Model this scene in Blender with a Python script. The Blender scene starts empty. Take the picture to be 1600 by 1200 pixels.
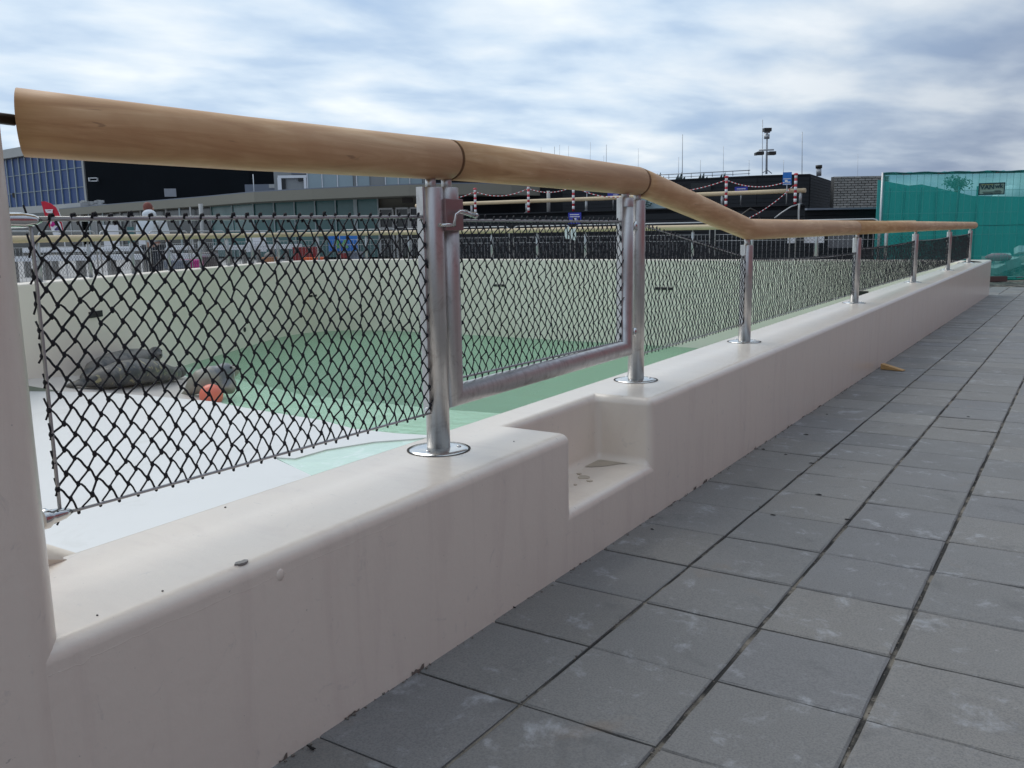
import bpy, bmesh, math, random
from mathutils import Vector, Matrix
random.seed(7)
C = bpy.context.scene.collection
SC = bpy.context.scene

# ------------------------------------------------------------------ camera, sky, sun, exposure
F = 1376.87; YAW = -0.5676; PIT = -0.1697; ROL = -0.0167
CAM = Vector((1.1434, -1.3942, 0.9378))
fw = Vector((math.sin(YAW)*math.cos(PIT), math.cos(YAW)*math.cos(PIT), math.sin(PIT)))
r0 = Vector((math.cos(YAW), -math.sin(YAW), 0)); u0 = r0.cross(fw)
rt = r0*math.cos(ROL) + u0*math.sin(ROL); up = -r0*math.sin(ROL) + u0*math.cos(ROL)
fh = Vector((math.sin(YAW), math.cos(YAW), 0))
cd = bpy.data.cameras.new('camera'); co = bpy.data.objects.new('camera', cd); C.objects.link(co)
co.matrix_world = Matrix(((rt.x, up.x, -fw.x, CAM.x), (rt.y, up.y, -fw.y, CAM.y), (rt.z, up.z, -fw.z, CAM.z), (0, 0, 0, 1)))
cd.sensor_width = 36; cd.lens = F/1600*36; cd.clip_start = 0.02; cd.clip_end = 2000
SC.camera = co

def ray(px, py): return fw + rt*((px-800)/F) + up*((600-py)/F)
def W(px, py, d):                       # point seen at (px, py), d metres ahead of the camera
    v = ray(px, py); return CAM + v*(d/v.dot(fh))
def onz(px, py, z):
    v = ray(px, py); return CAM + v*((z-CAM.z)/v.z)
def pavz(x, y): return 0.0043*x - 0.0118*y
def ZP(px, py, d): return W(px, py, d).z
def onpav(px, py):
    v = ray(px, py); n = Vector((-0.0043, 0.0118, 1)); return CAM - v*(CAM.dot(n)/v.dot(n))
def pix(p):
    d = Vector(p)-CAM; z = d.dot(fw); return (800+F*d.dot(rt)/z, 600-F*d.dot(up)/z, z)

world = bpy.data.worlds.new('World'); SC.world = world; world.use_nodes = True
nt = world.node_tree; nt.nodes.clear()
def N(t, typ, **kw):
    n = t.nodes.new(typ)
    for k, v in kw.items():
        if k in ('operation', 'blend_type', 'data_type', 'noise_dimensions', 'sky_type', 'interpolation_type', 'feature', 'distance', 'wave_type', 'bands_direction', 'vector_type', 'attribute_name'): setattr(n, k, v)
    return n
def lk(t, a, b): t.links.new(a, b)
def math_(t, op, a, b=None, c=None, clamp=False):
    n = t.nodes.new('ShaderNodeMath'); n.operation = op; n.use_clamp = clamp
    for i, v in enumerate((a, b, c)):
        if v is None: continue
        if isinstance(v, (int, float)): n.inputs[i].default_value = v
        else: t.links.new(v, n.inputs[i])
    return n.outputs[0]
def vdot(t, a, vec):
    n = t.nodes.new('ShaderNodeVectorMath'); n.operation = 'DOT_PRODUCT'
    t.links.new(a, n.inputs[0]); n.inputs[1].default_value = vec; return n.outputs['Value']
def ramp(t, fac, stops):
    n = t.nodes.new('ShaderNodeValToRGB'); t.links.new(fac, n.inputs[0])
    el = n.color_ramp.elements
    while len(el) > 1: el.remove(el[-1])
    el[0].position = stops[0][0]; el[0].color = (*stops[0][1], 1)
    for p, c in stops[1:]:
        e = el.new(p); e.color = (*c, 1)
    return n.outputs[0]
def mix(t, f, a, b, mode='MIX'):
    n = t.nodes.new('ShaderNodeMix'); n.data_type = 'RGBA'; n.blend_type = mode
    for s, v in ((n.inputs[0], f), (n.inputs[6], a), (n.inputs[7], b)):
        if isinstance(v, (int, float)): s.default_value = v
        elif isinstance(v, (tuple, list)): s.default_value = (*v[:3], 1)
        else: t.links.new(v, s)
    return n.outputs[2]
def noise(t, vec, scale, detail=4, rough=.55, dist=0.0, out=0):
    n = t.nodes.new('ShaderNodeTexNoise'); n.inputs['Scale'].default_value = scale
    n.inputs['Detail'].default_value = detail; n.inputs['Roughness'].default_value = rough; n.inputs['Distortion'].default_value = dist
    if vec is not None: t.links.new(vec, n.inputs['Vector'])
    return n.outputs[out]
def mapr(t, v, a, b, c=0, d=1):
    n = t.nodes.new('ShaderNodeMapRange'); n.interpolation_type = 'SMOOTHSTEP'
    t.links.new(v, n.inputs[0])
    for i, k in enumerate((a, b, c, d)): n.inputs[i+1].default_value = k
    return n.outputs[0]

SUN_EL = math.radians(48); SUN_AZ = math.radians(-75)      # azimuth from +y towards +x
tc = N(nt, 'ShaderNodeTexCoord')
dirv = tc.outputs['Generated']
sep = N(nt, 'ShaderNodeSeparateXYZ'); lk(nt, dirv, sep.inputs[0])
zz = math_(nt, 'ADD', math_(nt, 'MAXIMUM', sep.outputs[2], 0.0), 0.16)
uu = math_(nt, 'DIVIDE', vdot(nt, dirv, (r0.x, r0.y, 0)), zz)
ww = math_(nt, 'DIVIDE', vdot(nt, dirv, (fh.x, fh.y, 0)), zz)
comb = N(nt, 'ShaderNodeCombineXYZ')
lk(nt, math_(nt, 'ADD', math_(nt, 'MULTIPLY', uu, 0.75), math_(nt, 'MULTIPLY', ww, -0.22)), comb.inputs[0]); lk(nt, math_(nt, 'MULTIPLY', ww, 0.8), comb.inputs[1]); comb.inputs[2].default_value = 3.7
n1 = noise(nt, comb.outputs[0], 3.0, 5, .48, .15)
n2 = noise(nt, comb.outputs[0], 0.8, 3, .5, 0.0)
nn = math_(nt, 'ADD', math_(nt, 'MULTIPLY', n1, .78), math_(nt, 'MULTIPLY', n2, .28))
cloud = ramp(nt, nn, [(.37, (.34, .46, .63)), (.45, (.42, .53, .67)), (.52, (.52, .62, .73)), (.60, (.63, .70, .765)), (.68, (.74, .785, .82))])
grim = ramp(nt, nn, [(.38, (.155, .19, .28)), (.47, (.20, .24, .33)), (.55, (.275, .32, .405)), (.65, (.38, .425, .49))])
side = math_(nt, 'ADD', vdot(nt, dirv, (0.97, 0.14, 0)), math_(nt, 'MULTIPLY', sep.outputs[2], -1.0))
darkf = mapr(nt, side, -.50, .16)
col = mix(nt, darkf, cloud, grim)
sky = N(nt, 'ShaderNodeTexSky', sky_type='NISHITA'); sky.sun_disc = False
sky.sun_elevation = SUN_EL; sky.sun_rotation = SUN_AZ
bg1 = N(nt, 'ShaderNodeBackground'); lk(nt, sky.outputs[0], bg1.inputs[0]); bg1.inputs[1].default_value = 0.05
bg2 = N(nt, 'ShaderNodeBackground'); lk(nt, col, bg2.inputs[0]); bg2.inputs[1].default_value = 1.12
mx = N(nt, 'ShaderNodeMixShader'); mx.inputs[0].default_value = 0.9
lk(nt, bg1.outputs[0], mx.inputs[1]); lk(nt, bg2.outputs[0], mx.inputs[2])
wo = N(nt, 'ShaderNodeOutputWorld'); lk(nt, mx.outputs[0], wo.inputs[0])

sl = bpy.data.lights.new('sun', 'SUN'); sl.energy = 1.0; sl.angle = math.radians(35); sl.color = (1, .96, .9)
so = bpy.data.objects.new('sun', sl); C.objects.link(so)
sdir = Vector((math.sin(SUN_AZ)*math.cos(SUN_EL), math.cos(SUN_AZ)*math.cos(SUN_EL), math.sin(SUN_EL)))
so.rotation_euler = sdir.to_track_quat('Z', 'Y').to_euler(); so.location = (0, 0, 30)
SC.view_settings.view_transform = 'Standard'; SC.view_settings.look = 'None'
SC.view_settings.exposure = 0.30; SC.view_settings.gamma = 1; SC.view_settings.use_curve_mapping = False
SC.render.engine = 'CYCLES'
SC.cycles.max_bounces = 8; SC.cycles.transparent_max_bounces = 24

# ------------------------------------------------------------------ helpers
class MB:
    def __init__(s): s.v = []; s.f = []; s.sm = []
    def add(s, vs, fs, smooth=False):
        o = len(s.v); s.v += [tuple(v) for v in vs]; s.f += [tuple(i+o for i in f) for f in fs]; s.sm += [smooth]*len(fs); return s
    def box(s, c, size, R=None):
        c = Vector(c); h = Vector(size)*.5; vs = []
        for sx in (-1, 1):
            for sy in (-1, 1):
                for sz in (-1, 1):
                    v = Vector((sx*h.x, sy*h.y, sz*h.z)); vs.append((c+(R@v if R else v))[:])
        return s.add(vs, [(0, 1, 3, 2), (4, 6, 7, 5), (0, 4, 5, 1), (2, 3, 7, 6), (0, 2, 6, 4), (1, 5, 7, 3)])
    def bar(s, a, b, w, h):            # box beam from a to b
        a = Vector(a); b = Vector(b); d = (b-a); L = d.length; d.normalize()
        up_ = Vector((0, 0, 1)) if abs(d.z) < .95 else Vector((0, 1, 0))
        x = d.cross(up_).normalized(); z = x.cross(d)
        R = Matrix((x, d, z)).transposed()
        return s.box((a+b)/2, (w, L, h), R)
    def tube(s, pts, r, n=8, caps=True, smooth=True, closed=False):
        pts = [Vector(p) for p in pts]; m = len(pts); rr = r if isinstance(r, (list, tuple)) else [r]*m
        vs = []; fs = []; px = None
        for i, p in enumerate(pts):
            if closed: t = pts[(i+1) % m]-pts[i-1]
            else: t = pts[min(i+1, m-1)]-pts[max(i-1, 0)]
            t.normalize()
            if px is None:
                a = Vector((0, 0, 1)) if abs(t.z) < .9 else Vector((1, 0, 0)); px = (a - t*a.dot(t)).normalized()
            else:
                px = (px - t*px.dot(t)); px = px.normalized() if px.length > 1e-6 else Vector((1, 0, 0))
            py = t.cross(px)
            for k in range(n):
                a = 2*math.pi*k/n; vs.append((p+(px*math.cos(a)+py*math.sin(a))*rr[i])[:])
        for i in range(m if closed else m-1):
            j = (i+1) % m
            for k in range(n): fs.append((i*n+k, i*n+(k+1) % n, j*n+(k+1) % n, j*n+k))
        o = len(s.v); s.add(vs, fs, smooth)
        if caps and not closed:
            s.f.append(tuple(o+k for k in reversed(range(n)))); s.f.append(tuple(o+(m-1)*n+k for k in range(n))); s.sm += [False, False]
        return s
    def lathe(s, prof, c, n=24, axis='z'):
        c = Vector(c); vs = []; fs = []
        for r, z in prof:
            for k in range(n):
                a = 2*math.pi*k/n
                vs.append((c+(Vector((r*math.cos(a), r*math.sin(a), z)) if axis == 'z' else Vector((r*math.cos(a), z, r*math.sin(a)))))[:])
        m = len(prof)
        for i in range(m-1):
            for k in range(n):
                q = (i*n+k, i*n+(k+1) % n, (i+1)*n+(k+1) % n, (i+1)*n+k); fs.append(q if axis == 'z' else q[::-1])
        return s.add(vs, fs, True)
    def sphere(s, c, r, n=8, sc=(1, 1, 1)):
        m = max(3, n//2+1); c = Vector(c); vs = [(c+Vector((0, 0, -r*sc[2])))[:]]; fs = []
        for i in range(1, m):
            t = math.pi*i/m
            for k in range(n):
                a = 2*math.pi*k/n
                vs.append((c.x+r*sc[0]*math.sin(t)*math.cos(a), c.y+r*sc[1]*math.sin(t)*math.sin(a), c.z-r*sc[2]*math.cos(t)))
        vs.append((c.x, c.y, c.z+r*sc[2])); L = len(vs)-1
        for k in range(n):
            fs.append((0, 1+(k+1) % n, 1+k)); fs.append((L, 1+(m-2)*n+k, 1+(m-2)*n+(k+1) % n))
        for i in range(m-2):
            for k in range(n): fs.append((1+i*n+k, 1+i*n+(k+1) % n, 1+(i+1)*n+(k+1) % n, 1+(i+1)*n+k))
        return s.add(vs, fs, True)
    def prism(s, poly, z0, z1):        # poly: list of (x,y); z0,z1 numbers or functions
        f0 = z0 if callable(z0) else (lambda x, y: z0); f1 = z1 if callable(z1) else (lambda x, y: z1)
        n = len(poly)
        vs = [(x, y, f0(x, y)) for x, y in poly]+[(x, y, f1(x, y)) for x, y in poly]
        ar = sum(poly[i][0]*poly[(i+1) % n][1]-poly[(i+1) % n][0]*poly[i][1] for i in range(n))
        top = tuple(range(n, 2*n)); bot = tuple(reversed(range(n))); sd = [(i, (i+1) % n, n+(i+1) % n, n+i) for i in range(n)]
        if ar < 0: top = top[::-1]; bot = bot[::-1]; sd = [q[::-1] for q in sd]
        return s.add(vs, [top, bot]+sd)
    def quad(s, a, b, c, d): return s.add([Vector(a)[:], Vector(b)[:], Vector(c)[:], Vector(d)[:]], [(0, 1, 2, 3)])
    def mesh(s, name, mat):
        me = bpy.data.meshes.new(name); me.from_pydata(s.v, [], s.f); me.polygons.foreach_set('use_smooth', s.sm)
        if mat: me.materials.append(mat)
        me.update(); return me
    def build(s, name, mat, parent=None):
        return link(name, s.mesh(name, mat), parent)
def root_of(o):
    p = Vector((0, 0, 0))
    while o: p = p + o.location; o = o.parent
    return p
def link(name, me, parent=None):
    o = bpy.data.objects.new(name, me); C.objects.link(o)
    if parent: o.parent = parent; o.location = -root_of(parent)
    return o
def tag(o, label=None, cat=None, group=None, kind=None):
    if label: o['label'] = label
    if cat: o['category'] = cat
    if group: o['group'] = group
    if kind: o['kind'] = kind
    return o
def thing(name, label, cat, loc=(0, 0, 0), group=None):
    o = bpy.data.objects.new(name, None); o.empty_display_size = .1; C.objects.link(o); o.location = loc
    return tag(o, label, cat, group)
def dup(root, loc, label, rz=0):
    def cp(o, par):
        c = o.copy(); C.objects.link(c)
        if par: c.parent = par
        for ch in [k for k in o.children]: cp(ch, c)
        return c
    r = cp(root, None); r.location = loc; r.rotation_euler = (0, 0, rz)
    if label: r['label'] = label
    return r
def bevelled(o, w, seg=3, angle=40, smooth=True):
    m = o.modifiers.new('bevel', 'BEVEL'); m.width = w; m.segments = seg; m.limit_method = 'ANGLE'; m.angle_limit = math.radians(angle)
    if smooth:
        for p in o.data.polygons: p.use_smooth = True
        n = o.modifiers.new('wn', 'WEIGHTED_NORMAL'); n.keep_sharp = False
    return o
def baked(o):
    dg = bpy.context.evaluated_depsgraph_get(); dg.update()
    me = bpy.data.meshes.new_from_object(o.evaluated_get(dg)); o.modifiers.clear(); old = o.data; o.data = me
    return o

# ------------------------------------------------------------------ materials
def mat(name, base, rough=.6, metal=0.0, var=.12, vscale=6, bump=0.0, bscale=60, spec=.5, coat=0.0, stretch=(1, 1, 1), hook=None, coatr=.1):
    m = bpy.data.materials.new(name); m.use_nodes = True; t = m.node_tree; b = t.nodes['Principled BSDF']
    tcn = t.nodes.new('ShaderNodeTexCoord'); mp = t.nodes.new('ShaderNodeMapping'); t.links.new(tcn.outputs['Object'], mp.inputs[0]); mp.inputs['Scale'].default_value = stretch
    v = mp.outputs[0]
    b.inputs['Roughness'].default_value = rough; b.inputs['Metallic'].default_value = metal
    b.inputs['Specular IOR Level'].default_value = spec; b.inputs['Coat Weight'].default_value = coat; b.inputs['Coat Roughness'].default_value = coatr
    c = mix(t, noise(t, v, vscale, 5, .6), tuple(x*(1-var) for x in base), tuple(min(1, x*(1+var)) for x in base))
    if hook: c = hook(t, v, c, b)
    t.links.new(c, b.inputs['Base Color'])
    if bump:
        bn = t.nodes.new('ShaderNodeBump'); bn.inputs['Strength'].default_value = bump; bn.inputs['Distance'].default_value = .01
        t.links.new(noise(t, v, bscale, 4, .6), bn.inputs['Height']); t.links.new(bn.outputs[0], b.inputs['Normal'])
    return m

def coating_hook(t, v, c, b):
    # faint scuffs, drips and dust patches in the paint itself
    mp = t.nodes.new('ShaderNodeMapping'); t.links.new(v, mp.inputs[0]); mp.inputs['Scale'].default_value = (3, 9, 1.2)
    st = noise(t, mp.outputs[0], 1.6, 5, .6, .6)
    c = mix(t, mapr(t, st, .48, .70, 0, .2), c, (.58, .47, .42))
    sc = noise(t, v, 14, 6, .7, 1.5)
    c = mix(t, mapr(t, sc, .60, .70, 0, .28), c, (.46, .43, .40))
    mp3 = t.nodes.new('ShaderNodeMapping'); t.links.new(v, mp3.inputs[0]); mp3.inputs['Scale'].default_value = (2, 22, 1.0)
    c = mix(t, mapr(t, noise(t, mp3.outputs[0], 1.0, 4, .6), .6, .78, 0, .11), c, (.45, .40, .37))
    sp = noise(t, v, 90, 2, .5)
    c = mix(t, mapr(t, sp, .73, .78, 0, .5), c, (.30, .28, .25))
    g = noise(t, v, 5, 3, .5)
    n = t.nodes.new('ShaderNodeMapRange'); t.links.new(g, n.inputs[0]); n.inputs[3].default_value = .22; n.inputs[4].default_value = .5
    t.links.new(n.outputs[0], b.inputs['Roughness'])
    return c
M_COAT = mat('wall_coating', (.79, .70, .60), .38, var=.04, vscale=2.5, bump=.10, bscale=35, spec=.6, coat=.42, coatr=.17, hook=coating_hook)
M_COATM = mat('pillar_coating', (.77, .69, .585), .5, var=.05, vscale=2.5, bump=.15, bscale=30, coat=.08)
M_POOLWALL = mat('pool_wall_coating', (.84, .76, .65), .5, var=.06, vscale=.6, bump=.05, bscale=8, hook=lambda t, v, c, b: mix(t, mapr(t, noise(t, v, .35, 4, .6), .45, .7, 0, .4), c, (.66, .60, .45)))
M_WHITE = mat('white_deck', (.72, .71, .685), .45, var=.04, vscale=1.5, bump=.04, bscale=12, hook=lambda t, v, c, b: mix(t, mapr(t, noise(t, v, 1.3, 7, .68, .8), .54, .72, 0, .4), c, (.56, .545, .50)))
M_BEACH = mat('beach_floor', (.62, .57, .52), .4, var=.08, vscale=.8, bump=.05, bscale=8, hook=lambda t, v, c, b: mix(t, mapr(t, noise(t, v, .9, 5, .6), .55, .72, 0, .6), c, (.42, .38, .26)))
M_SHALLOW = mat('shallow_floor', (.86, .92, .82), .5, var=.06, vscale=1)
M_DEEP = mat('deep_floor', (.17, .52, .28), .6, var=.10, vscale=.5)

def wood_hook(t, v, c, b):
    mp = t.nodes.new('ShaderNodeMapping'); t.links.new(v, mp.inputs[0]); mp.inputs['Scale'].default_value = (14, 1.1, 14)
    g = noise(t, mp.outputs[0], 2.2, 7, .65, 1.1)
    c = ramp(t, g, [(.25, (.42, .225, .105)), (.45, (.58, .345, .17)), (.6, (.68, .44, .235)), (.78, (.76, .55, .33))])
    p = noise(t, v, 3.2, 4, .6, .4)
    c = mix(t, mapr(t, p, .40, .62, 0, .6), c, (.52, .29, .14))
    mp2 = t.nodes.new('ShaderNodeMapping'); t.links.new(v, mp2.inputs[0]); mp2.inputs['Scale'].default_value = (60, 5, 60)
    k = noise(t, mp2.outputs[0], 1.5, 3, .6, .6)
    c = mix(t, mapr(t, k, .68, .74, 0, .5), c, (.2, .11, .06))
    q = noise(t, v, 9, 2, .4, 1.8)
    c = mix(t, mapr(t, q, .74, .80, 0, .35), c, (.25, .14, .07))
    bn = t.nodes.new('ShaderNodeBump'); bn.inputs['Strength'].default_value = .35; bn.inputs['Distance'].default_value = .002
    t.links.new(g, bn.inputs['Height']); t.links.new(bn.outputs[0], b.inputs['Normal'])
    return c
M_WOOD = mat('oiled_wood', (.5, .33, .19), .55, hook=wood_hook, spec=.35)
M_WOODEND = mat('wood_end_grain', (.30, .17, .085), .75, var=.25, vscale=60)
M_WOODFAR = mat('pale_wood', (.60, .47, .30), .6, var=.14, vscale=9, stretch=(1, .3, 1))
def steel_hook(t, v, c, b):
    mp = t.nodes.new('ShaderNodeMapping'); t.links.new(v, mp.inputs[0]); mp.inputs['Scale'].default_value = (40, 40, 1.5)
    g = noise(t, mp.outputs[0], 1.2, 5, .65)
    n = t.nodes.new('ShaderNodeMapRange'); t.links.new(g, n.inputs[0]); n.inputs[1].default_value = .3; n.inputs[2].default_value = .75; n.inputs[3].default_value = .30; n.inputs[4].default_value = .58
    t.links.new(n.outputs[0], b.inputs['Roughness'])
    s = noise(t, v, 22, 6, .7, .8)
    c = mix(t, mapr(t, s, .5, .72, 0, .5), c, (.33, .30, .28))
    return mix(t, mapr(t, g, .45, .7, 0, .35), c, (.36, .35, .34))
M_STEEL = mat('brushed_stainless_steel', (.62, .61, .60), .3, 1.0, var=.06, vscale=30, bump=.06, bscale=180, hook=steel_hook)
M_STEELP = mat('polished_steel', (.66, .66, .65), .18, 1.0, var=.05, vscale=40)
M_GALV = mat('galvanised_steel', (.42, .43, .44), .45, .7, var=.1, vscale=20)
M_DARKMETAL = mat('dark_metal_rod', (.05, .045, .04), .5, .6)
M_ROPE = mat('black_netting_cord', (.012, .013, .02), .6, var=.3, vscale=200, bump=.4, bscale=500, spec=.35)
M_GAP = mat('dark_joint', (.03, .028, .026), .9)
M_GROOVE = mat('groove_wood', (.20, .10, .045), .8, var=.2, vscale=40)

def tile_mat(name, obj_random=True):
    m = bpy.data.materials.new(name); m.use_nodes = True; t = m.node_tree; b = t.nodes['Principled BSDF']
    g = t.nodes.new('ShaderNodeNewGeometry'); pos = g.outputs['Position']
    if obj_random:
        oi = t.nodes.new('ShaderNodeObjectInfo'); r = oi.outputs['Random']
    else:
        a = t.nodes.new('ShaderNodeAttribute'); a.attribute_name = 'tint'; r = a.outputs['Fac']
    c = ramp(t, r, [(0, (.185, .180, .172)), (.3, (.238, .228, .212)), (.5, (.205, .20, .198)), (.7, (.262, .246, .222)), (.88, (.20, .188, .17)), (1, (.285, .27, .245))])
    c = mix(t, math_(t, 'MULTIPLY', noise(t, pos, 2.2, 5, .6), .5), c, (.17, .167, .166))
    c = mix(t, mapr(t, noise(t, pos, 230, 3, .6), .38, .68, 0, .5), c, (.095, .095, .10))
    wpt = mapr(t, noise(t, pos, 8, 8, .72, .3), .54, .72, 0, .6); c = mix(t, wpt, c, (.44, .45, .47))
    c = mix(t, mapr(t, noise(t, pos, 42, 3, .6), .68, .78, 0, .4), c, (.45, .45, .44))
    c = mix(t, mapr(t, noise(t, pos, 3.6, 4, .6, .8), .62, .78, 0, .45), c, (.22, .165, .12))
    c = mix(t, mapr(t, noise(t, pos, 6.3, 5, .65, .5), .55, .78, 0, .5), c, (.07, .07, .072))
    t.links.new(c, b.inputs['Base Color'])
    rg = t.nodes.new('ShaderNodeMapRange'); t.links.new(noise(t, pos, 5, 4, .6), rg.inputs[0]); rg.inputs[3].default_value = .45; rg.inputs[4].default_value = .85
    t.links.new(rg.outputs[0], b.inputs['Roughness'])
    bn = t.nodes.new('ShaderNodeBump'); bn.inputs['Strength'].default_value = .5; bn.inputs['Distance'].default_value = .002
    hh = math_(t, 'ADD', noise(t, pos, 420, 3, .6), math_(t, 'MULTIPLY', noise(t, pos, 40, 4, .6), 1.2))
    t.links.new(hh, bn.inputs['Height']); t.links.new(bn.outputs[0], b.inputs['Normal'])
    return m
M_TILE = tile_mat('concrete_paver'); M_TILE2 = tile_mat('concrete_paver_far', False)
M_SAND = mat('joint_sand', (.27, .235, .19), .95, var=.5, vscale=30, bump=.8, bscale=300, hook=lambda t, v, c, b: mix(t, mapr(t, noise(t, v, 5, 6, .65), .46, .60), (.04, .037, .033), c))
M_GROUND = mat('ground_gravel', (.20, .19, .17), .95, var=.2, vscale=1)
M_PLAZA = mat('plaza_paving', (.34, .33, .32), .8, var=.12, vscale=2)
M_BLACK = mat('black_cladding', (.015, .016, .019), .9, spec=.1, var=.35, vscale=3, bump=.2, bscale=12)
M_BLACKW = mat('black_plank', (.022, .024, .028), .8, spec=.2, var=.3, vscale=8, stretch=(.3, .3, 4), bump=.3, bscale=20)
M_OLIVE = mat('canopy_render', (.21, .20, .165), .8, var=.08, vscale=.3)
M_PALEROOF = mat('pale_roof', (.42, .42, .41), .7, var=.08, vscale=.4)
M_BLUEGL = mat('blue_curtain_glass', (.035, .075, .21), .45, var=.25, vscale=.25, spec=.25)
M_BLUEGL2 = mat('blue_louvre', (.05, .07, .26), .4, var=.1)
M_ALU = mat('aluminium_mullion', (.36, .42, .43), .5, .2, var=.08)
M_TEAL = mat('teal_shop_glass', (.045, .13, .13), .22, var=.45, vscale=.35, spec=.6)
M_DGLASS = mat('dark_glass', (.012, .015, .016), .15, var=.3, vscale=1)
M_PGLASS = mat('pale_window_glass', (.30, .38, .41), .2, var=.12, vscale=.5)
M_GREYWALL = mat('grey_facade', (.27, .28, .28), .7, var=.08, vscale=.8)
M_WHITEP = mat('white_paint', (.75, .76, .78), .45, var=.04)
M_RED = mat('red_paint', (.50, .025, .04), .45, var=.08)
M_REDCL = mat('red_flag_cloth', (.55, .015, .04), .7, var=.08)
M_BLUE = mat('blue_sign', (.03, .045, .38), .4, var=.06)
M_BLUE2 = mat('bright_blue_print', (.02, .17, .55), .5, var=.1)
M_GREENB = mat('green_print', (.10, .35, .12), .5)
M_MAG = mat('magenta_print', (.55, .02, .25), .6)
M_PURP = mat('purple_print', (.10, .07, .2), .6)
M_ORANGE = mat('orange_plastic', (.75, .13, .03), .5, var=.1)
M_CRATE = mat('dark_red_crate', (.25, .03, .03), .5, var=.1)
M_TERRA = mat('terracotta', (.42, .19, .09), .8, var=.15)
M_PINKB = mat('salmon_float', (.80, .20, .13), .38, var=.07, vscale=6, spec=.4)
M_LEAF = mat('black_leaf', (.012, .012, .011), .8, var=.3)
M_WEDGE = mat('raw_wood', (.50, .30, .12), .7, var=.2, vscale=30)
M_MORTAR = mat('mortar', (.10, .10, .10), .9)
M_CONC = mat('grey_concrete', (.30, .29, .27), .9, var=.15, vscale=8, bump=.3)
M_GRAPH = mat('dark_paper', (.16, .18, .22), .8)
def brick_hook(t, v, c, b):
    oi = t.nodes.new('ShaderNodeObjectInfo')
    return mix(t, .5, c, ramp(t, oi.outputs['Random'], [(0, (.20, .195, .185)), (.5, (.30, .29, .27)), (1, (.40, .39, .365))]))
M_BRICK = mat('grey_brick', (.29, .28, .265), .9, var=.2, vscale=14, bump=.4, bscale=60, hook=brick_hook)
M_REDBRICK = mat('red_brick', (.30, .075, .08), .9, var=.25, vscale=5)

def net_mat():
    m = bpy.data.materials.new('green_scaffold_netting'); m.use_nodes = True; t = m.node_tree; t.nodes.clear()
    tcn = t.nodes.new('ShaderNodeTexCoord'); v = tcn.outputs['Object']
    mp = t.nodes.new('ShaderNodeMapping'); t.links.new(v, mp.inputs[0]); mp.inputs['Scale'].default_value = (2.2, 2.2, .35)
    n_ = noise(t, mp.outputs[0], 1.3, 4, .6, .5)
    c = mix(t, n_, (.02, .33, .30), (.07, .47, .42))
    d = t.nodes.new('ShaderNodeBsdfDiffuse'); t.links.new(c, d.inputs[0])
    tl = t.nodes.new('ShaderNodeBsdfTranslucent'); t.links.new(c, tl.inputs[0])
    tr = t.nodes.new('ShaderNodeBsdfTransparent'); tr.inputs[0].default_value = (.55, .95, .92, 1)
    a = t.nodes.new('ShaderNodeMixShader'); a.inputs[0].default_value = .5; t.links.new(d.outputs[0], a.inputs[1]); t.links.new(tl.outputs[0], a.inputs[2])
    f = mapr(t, n_, .3, .7, .46, .64)
    b2 = t.nodes.new('ShaderNodeMixShader'); t.links.new(f, b2.inputs[0]); t.links.new(a.outputs[0], b2.inputs[1]); t.links.new(tr.outputs[0], b2.inputs[2])
    o = t.nodes.new('ShaderNodeOutputMaterial'); t.links.new(b2.outputs[0], o.inputs[0]); return m
M_NET = net_mat()
def water_mat():
    m = bpy.data.materials.new('pool_water'); m.use_nodes = True; t = m.node_tree; t.nodes.clear()
    tcn = t.nodes.new('ShaderNodeTexCoord'); v = tcn.outputs['Object']
    tr = t.nodes.new('ShaderNodeBsdfTransparent'); tr.inputs[0].default_value = (.90, .985, .93, 1)
    d = t.nodes.new('ShaderNodeBsdfDiffuse'); d.inputs[0].default_value = (.36, .66, .46, 1)
    mm = t.nodes.new('ShaderNodeMixShader'); mm.inputs[0].default_value = .34; t.links.new(tr.outputs[0], mm.inputs[1]); t.links.new(d.outputs[0], mm.inputs[2])
    gl = t.nodes.new('ShaderNodeBsdfGlossy'); gl.inputs['Roughness'].default_value = .06
    mp = t.nodes.new('ShaderNodeMapping'); t.links.new(v, mp.inputs[0]); mp.inputs['Scale'].default_value = (1.0, 1.6, 1)
    h = math_(t, 'ADD', noise(t, mp.outputs[0], 7, 4, .6, .8), math_(t, 'MULTIPLY', noise(t, mp.outputs[0], 1.7, 3, .5, .4), 2))
    bn = t.nodes.new('ShaderNodeBump'); bn.inputs['Strength'].default_value = .45; bn.inputs['Distance'].default_value = .05; t.links.new(h, bn.inputs['Height'])
    t.links.new(bn.outputs[0], gl.inputs['Normal'])
    fr = t.nodes.new('ShaderNodeFresnel'); fr.inputs[0].default_value = 1.33; t.links.new(bn.outputs[0], fr.inputs['Normal'])
    f = math_(t, 'MINIMUM', math_(t, 'MULTIPLY', fr.outputs[0], .75), .45)
    o2 = t.nodes.new('ShaderNodeMixShader'); t.links.new(f, o2.inputs[0]); t.links.new(mm.outputs[0], o2.inputs[1]); t.links.new(gl.outputs[0], o2.inputs[2])
    o = t.nodes.new('ShaderNodeOutputMaterial'); t.links.new(o2.outputs[0], o.inputs[0]); return m
M_WATER = water_mat()

# ------------------------------------------------------------------ the setting: ground, pavement, plaza
PX0, PX1, PY0, PY1 = -60, 30, -20, 90
g = MB()
for (x0, x1, y0, y1) in ((-900, 900, PY1, 900), (-900, 900, -900, PY0), (-900, PX0, PY0, PY1), (PX1, 900, PY0, PY1)):
    g.quad((x0, y0, -1.1), (x1, y0, -1.1), (x1, y1, -1.1), (x0, y1, -1.1))
tag(g.build('ground', M_GROUND), kind='structure')

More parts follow.
